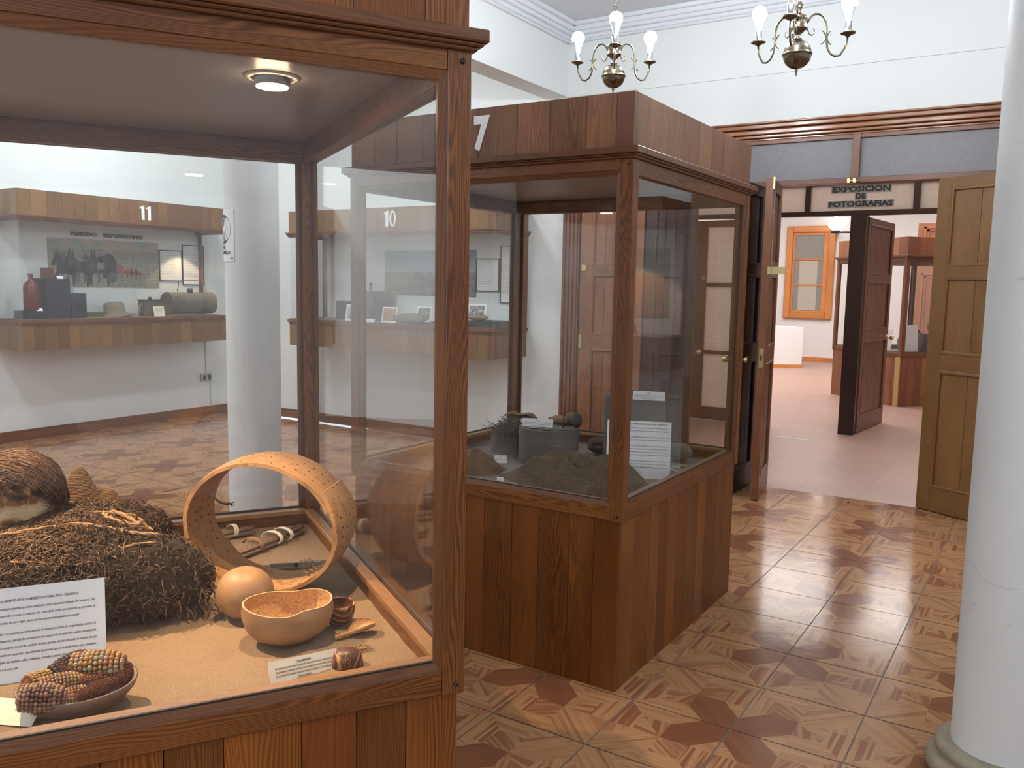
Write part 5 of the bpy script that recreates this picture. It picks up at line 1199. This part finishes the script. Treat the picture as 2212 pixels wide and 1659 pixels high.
# ------------------------------------------------------------------ contents of case 11
D11 = 1.166
def p11(name, label, cat, x, y, z=D11, rz=0, **k): return thing(name, label, cat, (x, y, z), rz, **k)
pt = thing('mural_panel', 'painted panel of mule teams and wagons on the back of case 11', 'painting', (-6.578, 2.10, 1.455), PI/2)
t = NT('painted_landscape'); o = t.obj(); sx_ = t.n.new('ShaderNodeSeparateXYZ'); t.L(o, sx_.inputs[0]); n1 = t.noise(t.mapv(o, (2.2, 1, 9)), 2.0, 4, .6); n2 = t.noise(t.mapv(o, (12, 1, 40)), 2, 4, .7)
sky_ = t.ramp(n1, [(.32, (.16, .30, .25)), (.48, (.40, .42, .33)), (.58, (.55, .40, .27)), (.72, (.45, .44, .36))]); gr_ = t.ramp(n2, [(.35, (.13, .13, .10)), (.55, (.36, .34, .26)), (.75, (.50, .48, .40))])
t.base(t.mix(t.ramp(sx_.outputs['Z'], [(.36, (0, 0, 0)), (.40, (1, 1, 1))]), gr_, sky_)); t.rough(.5)
t.n[-1]; M['mural'] = t.m
MB().box((0, -.006, 0), (1.2, 0, .475)).build('panel_board', M['mural'], pt)
M['pdark'] = plain('dark_paint', (.035, .032, .04), .6, 0, .6, 60); M['pmid'] = plain('slate_paint', (.10, .12, .14), .6, 0, .5, 60); M['pred'] = plain('red_paint', (.32, .09, .08), .6, 0, .3, 60); M['pskin'] = plain('faded_paint', (.22, .19, .19), .6, 0, .3, 60)
def poly(pts, y, x0=0, z0=0, sc=1.0): 
    return [(x0+x*sc, z0+z*sc) for x, z in pts]
MULE = [(.02, 0), (.05, 0), (.06, .13), (.10, .18), (.22, .17), (.27, .12), (.27, .0), (.30, 0), (.32, .14), (.34, .24), (.30, .30), (.20, .31), (.14, .33), (.11, .42), (.10, .50), (.08, .42), (.055, .51), (.04, .42), (-.01, .33), (-.02, .28), (.03, .28), (.06, .30), (.05, .20), (.01, .12)]
def flat(polys, name, mat, y=-.0075):
    mb = MB()
    for pl_ in polys: mb.prism([(x, z) for x, z in pl_][::-1], y, -.0055)
    mb.build(name, mat, pt)
flat([poly(MULE, 0, .04, -.0+.005, .72), poly(MULE, 0, .17, .01, .78), poly(MULE, 0, .40, .015, .74)], 'painted_mules', M['pdark'])
flat([poly(MULE, 0, .10, .03, .66), poly(MULE, 0, .34, .04, .60)], 'painted_mules', M['pmid'], -.0068)
flat([[(.48+.04*math.cos(a*PI/8)+.05, .28+.0+.035*math.sin(a*PI/8)) for a in range(16)], [(.50, .36), (.56, .36), (.545, .385), (.515, .385)], [(.485, .33), (.575, .33), (.57, .345), (.49, .345)][:4], [(.49, .18), (.57, .18), (.56, .31), (.50, .31)]], 'painted_rider', M['pskin'], -.008)
flat([[(.62+.095*math.cos(a*PI/12), .215+.125*math.sin(a*PI/12)) for a in range(24)], [(.56, .09), (.70, .09), (.71, .13), (.55, .13)]], 'painted_wagon', M['pdark'], -.007)
flat([[(.655+.055*math.cos(a*PI/10), .10+.055*math.sin(a*PI/10)) for a in range(20)]], 'painted_wheel', M['pmid'], -.008)
flat([poly(MULE, 0, .76+.05*i, .10-.003*i, .24) for i in range(4)]+[[(.70, .14), (.76, .14), (.77, .23), (.70, .235)]], 'painted_far_team', M['pred'], -.0072)
ti = thing('letter_title', 'black cut letters reading PERIODO REPUBLICANO above the painting', 'lettering', (-6.572, 2.33, 1.962), PI/2)
for body, x, wd in (('PERIODO', .0, .275), ('REPUBLICANO', .345, .44)):
    mb = MB().text(body, .046, (0, -.004, 0), 'LEFT', .0035, .003); xs = [v[0] for v in mb.v]; k = wd/(max(xs)-min(xs)); mb.v = [((v[0]-min(xs))*k+x, v[1], v[2]) for v in mb.v]; mb.build('title_word', M['ink'], ti)
LOR = ['El periodo republicano comienza con la explotación', 'del salitre en la pampa del Tamarugal, actividad que', 'transformó la vida de los habitantes de la provincia', 'y de los oasis. Las caravanas de mulas y carretas', 'transportaban agua, alimentos y herramientas hacia', 'las oficinas, conectando la costa con el interior.', 'Las cantimploras, botellas y sombreros que aquí se', 'exhiben fueron usados por los trabajadores durante', 'sus largas jornadas bajo el sol del desierto.', 'Muchas familias llegaron desde los valles y puertos', 'en busca de trabajo, trayendo sus costumbres.', 'El comercio creció junto con las oficinas salitreras', 'y los pueblos vecinos de la pampa.']
def wallsheet(label, w_, h_, loc, rz, lines, size, title): return sheet('framed_text', label, 'framed text', w_, h_, loc, rz, 0, lines, size, 'LEFT', 'white', .002, title, border=.009, top=size*2.4, inkm='greyink', lead=h_/ (len(lines)+5)/size)
wallsheet('black framed text sheet, the lower left of the two in case 11', .27, .315, (-6.575, 3.448, 1.537), PI/2, LOR[:11], .0092, 'PERIODO REPUBLICANO')
wallsheet('black framed text sheet, the taller right one in case 11', .265, .425, (-6.575, 3.735, 1.497), PI/2, LOR+LOR[2:8], .0092, None)
# steel drum canteen
br_ = p11('metal_barrel', 'dark horizontal metal water barrel with wire handle at the right end of case 11', 'barrel', -6.34, 3.22, D11, PI/2)
t = NT('aged_zinc'); o = t.obj(); n1 = t.noise(o, 9, 5, .7); t.base(t.mix(n1, (.06, .055, .05), (.30, .25, .18))); t.rough(.5); t.b.inputs['Metallic'].default_value = .6; M['zinc'] = t.m
mb = MB(); mb.M = Matrix.Translation((0, 0, .130)) @ Matrix.Rotation(PI/2, 4, 'Y'); mb.lathe([(0, 0), (.108, .0), (.117, -.004), (.120, .0), (.120, .012), (.117, .016), (.117, .54), (.120, .545), (.120, .555), (.108, .555), (0, .555)], 40); mb.build('barrel_body', M['zinc'], br_)
MB().lathe([(.0, .245), (.028, .245), (.028, .285), (.022, .29), (0, .29)], 20, c=(.29, 0, 0)).build('filler_cap', M['darkmetal'], br_)
MB().tube([(.14, 0, .25), (.13, 0, .27), (.145, 0, .30), (.15, 0, .36), (.20, 0, .375), (.38, 0, .375), (.43, 0, .36), (.435, 0, .30), (.45, 0, .27), (.44, 0, .25)], .004, 6).build('wire_handle', M['darkmetal'], br_)
tb = p11('tin_canteen', 'square dark tin canteen with leather straps beside the barrel', 'canteen', -6.33, 2.915, D11, PI/2)
MB().box((0, -.06, 0), (.205, .06, .165)).build('tin_body', M['zinc'], tb, bev=.006); MB().box((-.006, -.066, .158), (.211, .066, .170)).build('tin_lid', M['darkmetal'], tb); MB().lathe([(0, .17), (.02, .17), (.02, .195), (0, .198)], 16, c=(.1, 0, 0)).build('cap', M['darkmetal'], tb)
for x, s in ((-.02, -1), (.225, 1)): MB().tube([(x, -.02, .13), (x+s*.03, -.03, .08), (x+s*.035, -.03, .03), (x+s*.01, -.02, .004)], [.006, .008, .008, .006], 8).build('leather_strap', plain('pinkish_leather', (.28, .17, .13), .8), tb)
sheet('label_sheet', 'white printed label standing in front of the square tin canteen', 'label card', .125, .105, (-6.225, 3.05, D11), PI/2, -.2, ['Cantimplora de hojalata', 'utilizada por los obreros', 'de las salitreras.'], .009, 'CENTER', 'cream', .001, None, tx=0, top=.03)
hat = p11('straw_hat', 'worn straw hat lying tilted in the middle of case 11', 'hat', -6.36, 2.64, D11, PI/2-.1)
t = NT('woven_straw'); o = t.obj(); wv = t.n.new('ShaderNodeTexWave'); wv.bands_direction = 'Z'; wv.inputs['Scale'].default_value = 60; wv.inputs['Distortion'].default_value = 3; t.L(o, wv.inputs['Vector']); t.base(t.mix(wv.outputs['Fac'], (.13, .095, .06), (.34, .27, .18))); t.rough(.9); M['strawhat'] = t.m
mb = MB(); mb.M = Matrix.Rotation(-.12, 4, 'Y'); mb.lathe([(.175, .012), (.165, .006), (.125, .020), (.098, .035), (.092, .09), (.088, .135), (.080, .142), (.05, .130), (.0, .125)], 40, fn=lambda a, z: 1+.07*math.cos(2*a)+.03*math.sin(5*a)*(1 if z < .03 else 0)); h_ = mb.build('hat_body', M['strawhat'], hat); sd = h_.modifiers.new('s', 'SOLIDIFY'); sd.thickness = .004
bt = thing('bottle', 'dark red stoneware bottle standing on the lowest black block in case 11', 'bottle', (-6.27, 1.765, 1.245))
MB().lathe([(0, 0), (.062, 0), (.066, .006), (.066, .20), (.060, .235), (.035, .262), (.020, .275), (.018, .31), (.023, .315), (.023, .332), (.015, .335), (0, .335)], 32).build('bottle_body', plain('oxblood_glaze', (.14, .025, .03), .3, 0, .3, 12), bt)
for lb, a, b in (('lowest wide black block at the left end of case 11', (-6.42, 1.68, 0), (-6.20, 1.88, .075)), ('tallest black block at the left of case 11', (-6.46, 1.885, 0), (-6.24, 2.115, .37)), ('middle black block step beside the tallest', (-6.46, 2.12, 0), (-6.24, 2.27, .235))):
    tag(MB().box(tuple(x-y for x, y in zip(a, a)), tuple(y-x for x, y in zip(a, b))).build('display_block', M['blackbox']), lb, 'display block', loc=(a[0], a[1], D11))
tag(MB().box((-.10, -.006, 0), (.02, .006, .10)).build('small_picture', plain('brown_print', (.14, .05, .035), .5, 0, .6, 25)), 'small dark framed print standing on the tallest block', 'picture', loc=(-6.33, 1.99, D11+.37), rot=(0, 0, PI/2))
gbt = thing('glass_bottle', 'small clear glass bottle on the middle black block', 'bottle', (-6.34, 2.17, D11+.235))
M['bottleglass'] = glassmat('bottle_glass', (.80, .88, .86), .3)
MB().lathe([(0, 0), (.028, 0), (.030, .005), (.030, .09), (.014, .12), (.012, .15), (.017, .155), (.017, .17), (.010, .172)], 20).build('bottle_body', M['bottleglass'], gbt)
for lb, x, y, z in (('tiny white tag on the lowest black block', -6.205, 1.80, D11+.075), ('tiny white tag on the tallest black block', -6.25, 2.03, D11+.37)):
    tag(MB().box((-.03, 0, 0), (.03, .001, .03)).build('tag_card', M['white']), lb, 'label card', loc=(x, y, z), rot=(-.5, 0, PI/2))
tag(MB().box((0, -.07, 0), (.30, .07, .045)).build('folded_mat', plain('olive_cloth', (.10, .10, .05), .9, 0, .4, 40)), 'flat olive cloth folded between the black blocks and the hat', 'cloth', loc=(-6.42, 2.30, D11), rot=(0, 0, PI/2))
l = bpy.data.lights.new('case_11_lamp', 'SPOT'); l.energy = 9; l.color = (1, .72, .42); l.spot_size = 1.5; l.shadow_soft_size = .02; lo = bpy.data.objects.new('case_11_lamp', l); C.objects.link(lo); lo.location = (-6.33, 3.55, 2.06); lo.rotation_euler = (0, .0, 0)
# ------------------------------------------------------------------ contents of case 10
D10 = 1.166
ps = thing('photo_poster', 'large desert photograph poster on the back of case 10', 'poster', (-4.268, 4.317, 1.43))
t = NT('desert_photo'); o = t.obj(); s_ = t.n.new('ShaderNodeSeparateXYZ'); t.L(o, s_.inputs[0]); n1 = t.noise(t.mapv(o, (6, 1, 10)), 2.5, 5, .7)
hz = t.math('ADD', s_.outputs['Z'], t.math('MULTIPLY', n1, .05)); t.base(t.mix(t.ramp(hz, [(.255, (0, 0, 0)), (.27, (1, 1, 1))]), t.ramp(n1, [(.35, (.05, .05, .055)), (.6, (.22, .21, .20)), (.8, (.42, .38, .34))]), t.ramp(s_.outputs['Z'], [(.25, (.30, .36, .42)), (.45, (.06, .12, .26))]))); t.rough(.4)
MB().box((0, -.004, 0), (1.155, 0, .45)).build('poster_sheet', t.m, ps)
wallsheet('black framed text sheet, the smaller one in case 10', .25, .295, (-2.978, 4.31, 1.495), 0, LOR[:11], .0088, 'LA PAMPA')
wallsheet('tall black framed text sheet at the right end of case 10', .20, .52, (-2.725, 4.31, 1.39), 0, LOR+LOR[:9], .0075, None)
def photo(label, loc, w_, h_, cols, seed, rz=0.0, name='photo_print', fig=None):
    t_ = thing(name, label, 'photograph', loc, rot=(-.22, 0, rz))
    MB().box((-w_/2, 0, 0), (w_/2, .003, h_)).build('print_border', M['white'], t_)
    m = NT('print_'+str(seed)); n_ = m.noise(m.obj(), 28, 4, .7); m.base(m.ramp(n_, [(.35, cols[0]), (.5, cols[1]), (.65, cols[2])])); m.rough(.4)
    MB().box((-w_/2+.015, -.0008, .015), (w_/2-.015, 0, h_-.015)).build('print_image', m.m, t_)
    if fig: MB().prism([(x, z) for x, z in fig][::-1], -.002, -.0008).build('pictured_bottle', M['darkclay'], t_)
    return t_
photo('print of a dark bottle at the left end of case 10', (-4.44, 4.0, D10), .155, .165, ((.34, .36, .36), (.40, .42, .41), (.46, .47, .46)), 1, .15, fig=[(-.022, .02), (.022, .02), (.022, .075), (.008, .095), (.008, .13), (-.008, .13), (-.008, .095), (-.022, .075)])
photo('small tilted print on the black step at the left of case 10', (-4.52, 4.15, D10+.19), .10, .12, ((.6, .6, .6), (.7, .7, .7), (.5, .5, .5)), 2, .1)
photo('print with orange and green pattern left of the middle of case 10', (-3.93, 3.98, D10), .175, .155, ((.07, .10, .04), (.40, .16, .08), (.45, .36, .16)), 3, .1)
photo('dark figure print at the middle of case 10', (-3.53, 4.02, D10+.02), .17, .15, ((.03, .03, .03), (.14, .12, .11), (.5, .48, .45)), 4, .1)
photo('black and white group print at the right of case 10', (-2.93, 4.05, D10+.055), .19, .155, ((.03, .03, .035), (.18, .18, .18), (.6, .6, .6)), 5, .1)
for lb, a, s in (('black low block at the left end of case 10', (-4.70, 4.05, D10), (.26, .20, .19)), ('black taller block behind the dark bottle in case 10', (-4.42, 4.08, D10), (.32, .18, .30)), ('black flat plinth at the right end of case 10', (-3.12, 3.93, D10), (.50, .32, .055)), ('black flat slab in the middle of case 10', (-3.72, 3.95, D10), (.46, .25, .02))):
    tag(MB().box((0, 0, 0), s).build('display_block', M['blackbox']), lb, 'display block', loc=a)
b2 = thing('bottle', 'tall dark glass bottle standing in the left half of case 10', 'bottle', (-4.16, 3.98, D10)); MB().lathe([(0, 0), (.036, 0), (.038, .006), (.038, .20), (.030, .24), (.014, .27), (.013, .36), (.017, .365), (.016, .385), (0, .385)], 24).build('bottle_body', M['darkclay'], b2)
stone('flat_rock', 'pale brown flat rock on the plinth before the group print in case 10', (-2.86, 3.98, D10+.055), (.11, .06, .030), plain('sandstone', (.27, .20, .13), .85, 0, .25, 30, .3), 21, 'rock')
stone('broken_rock', 'large grey brown rock at the front middle of case 10', (-3.60, 3.90, D10), (.19, .07, .05), M['stone'], 22, 'rock')
stone('broken_rock', 'low brown rock behind the front glass at the right of case 10', (-2.97, 3.865, D10), (.11, .05, .030), plain('brown_rock', (.20, .14, .10), .85, 0, .3, 30, .3), 23, 'rock')
for lb, x, y, z, r_ in (('small white card right of the dark bottle in case 10', -4.09, 3.90, D10, .2), ('larger white card at the front left of case 10', -4.07, 3.84, D10, .3), ('white card left of the flat rock in case 10', -3.02, 3.96, D10+.055, .1)):
    tag(MB().box((-.04, 0, 0), (.04, .001, .035)).build('tag_card', M['white']), lb, 'label card', loc=(x, y, z), rot=(-.5, 0, r_))
# ------------------------------------------------------------------ contents of case 9 (seen mirrored in case 7)
m9 = NT('grassland_mural'); o = m9.obj(); s_ = m9.n.new('ShaderNodeSeparateXYZ'); m9.L(o, s_.inputs[0]); n1 = m9.noise(m9.mapv(o, (30, 1, 3)), 1.5, 4, .6)
m9.base(m9.mix(m9.ramp(s_.outputs['Z'], [(.36, (0, 0, 0)), (.39, (1, 1, 1))]), m9.mix(n1, (.40, .24, .13), (.55, .38, .24)), (.22, .34, .30))); m9.rough(.5)
mu = thing('mural_panel', 'desert mural on the back of the case right of the doors, seen only mirrored', 'painting', (1.72, 4.316, 1.30)); MB().box((0, -.004, 0), (1.9, 0, .58)).build('panel_board', m9.m, mu)
for lb, x, z in (('white paper sheet high at the left of the mirrored case', 1.60, 1.62), ('white sheet with mask symbol low at the left of the mirrored case', 1.60, 1.25)):
    s9 = sheet('text_sheet', lb, 'text sheet', .16, .26, (x+.32, 3.752, z), 0, 0, ['USE', 'MASCARILLA'], .022, 'CENTER', 'white', .001, None, tx=0, top=.19)
hb = thing('hair_bundle', 'dark brown hairy bundle lit warm inside the case right of the doors', 'bundle', (2.05, 4.0, 1.166))
mb = MB()
for k in range(700):
    a = rd.uniform(0, 2*PI); ph = rd.uniform(0, 1.4); d = Vector((math.cos(a)*math.sin(ph), math.sin(a)*math.sin(ph), math.cos(ph))); P = []
    for s in range(6): p = Vector((d.x*.17, d.y*.15, d.z*.21+.0)); P.append((p.x, p.y, max(p.z, .002))); d = (d+Vector((rd.uniform(-.1, .1), rd.uniform(-.1, .1), -.22))).normalized()
    mb.tube(P, .003, 4, (rd.uniform(.1, .9), 0, 0), cap=False)
tag(mb.build('long_hair', M['hair'], hb), kind='stuff'); MB().lathe([(.155, 0), (.16, .08), (.13, .15), (.06, .195), (0, .20)], 24).build('bundle_body', M['wool'], hb)
l = bpy.data.lights.new('case_9_lamp', 'SPOT'); l.energy = 14; l.color = (1, .66, .40); l.spot_size = 1.7; l.shadow_soft_size = .02; lo = bpy.data.objects.new('case_9_lamp', l); C.objects.link(lo); lo.location = (2.0, 4.0, 2.0)
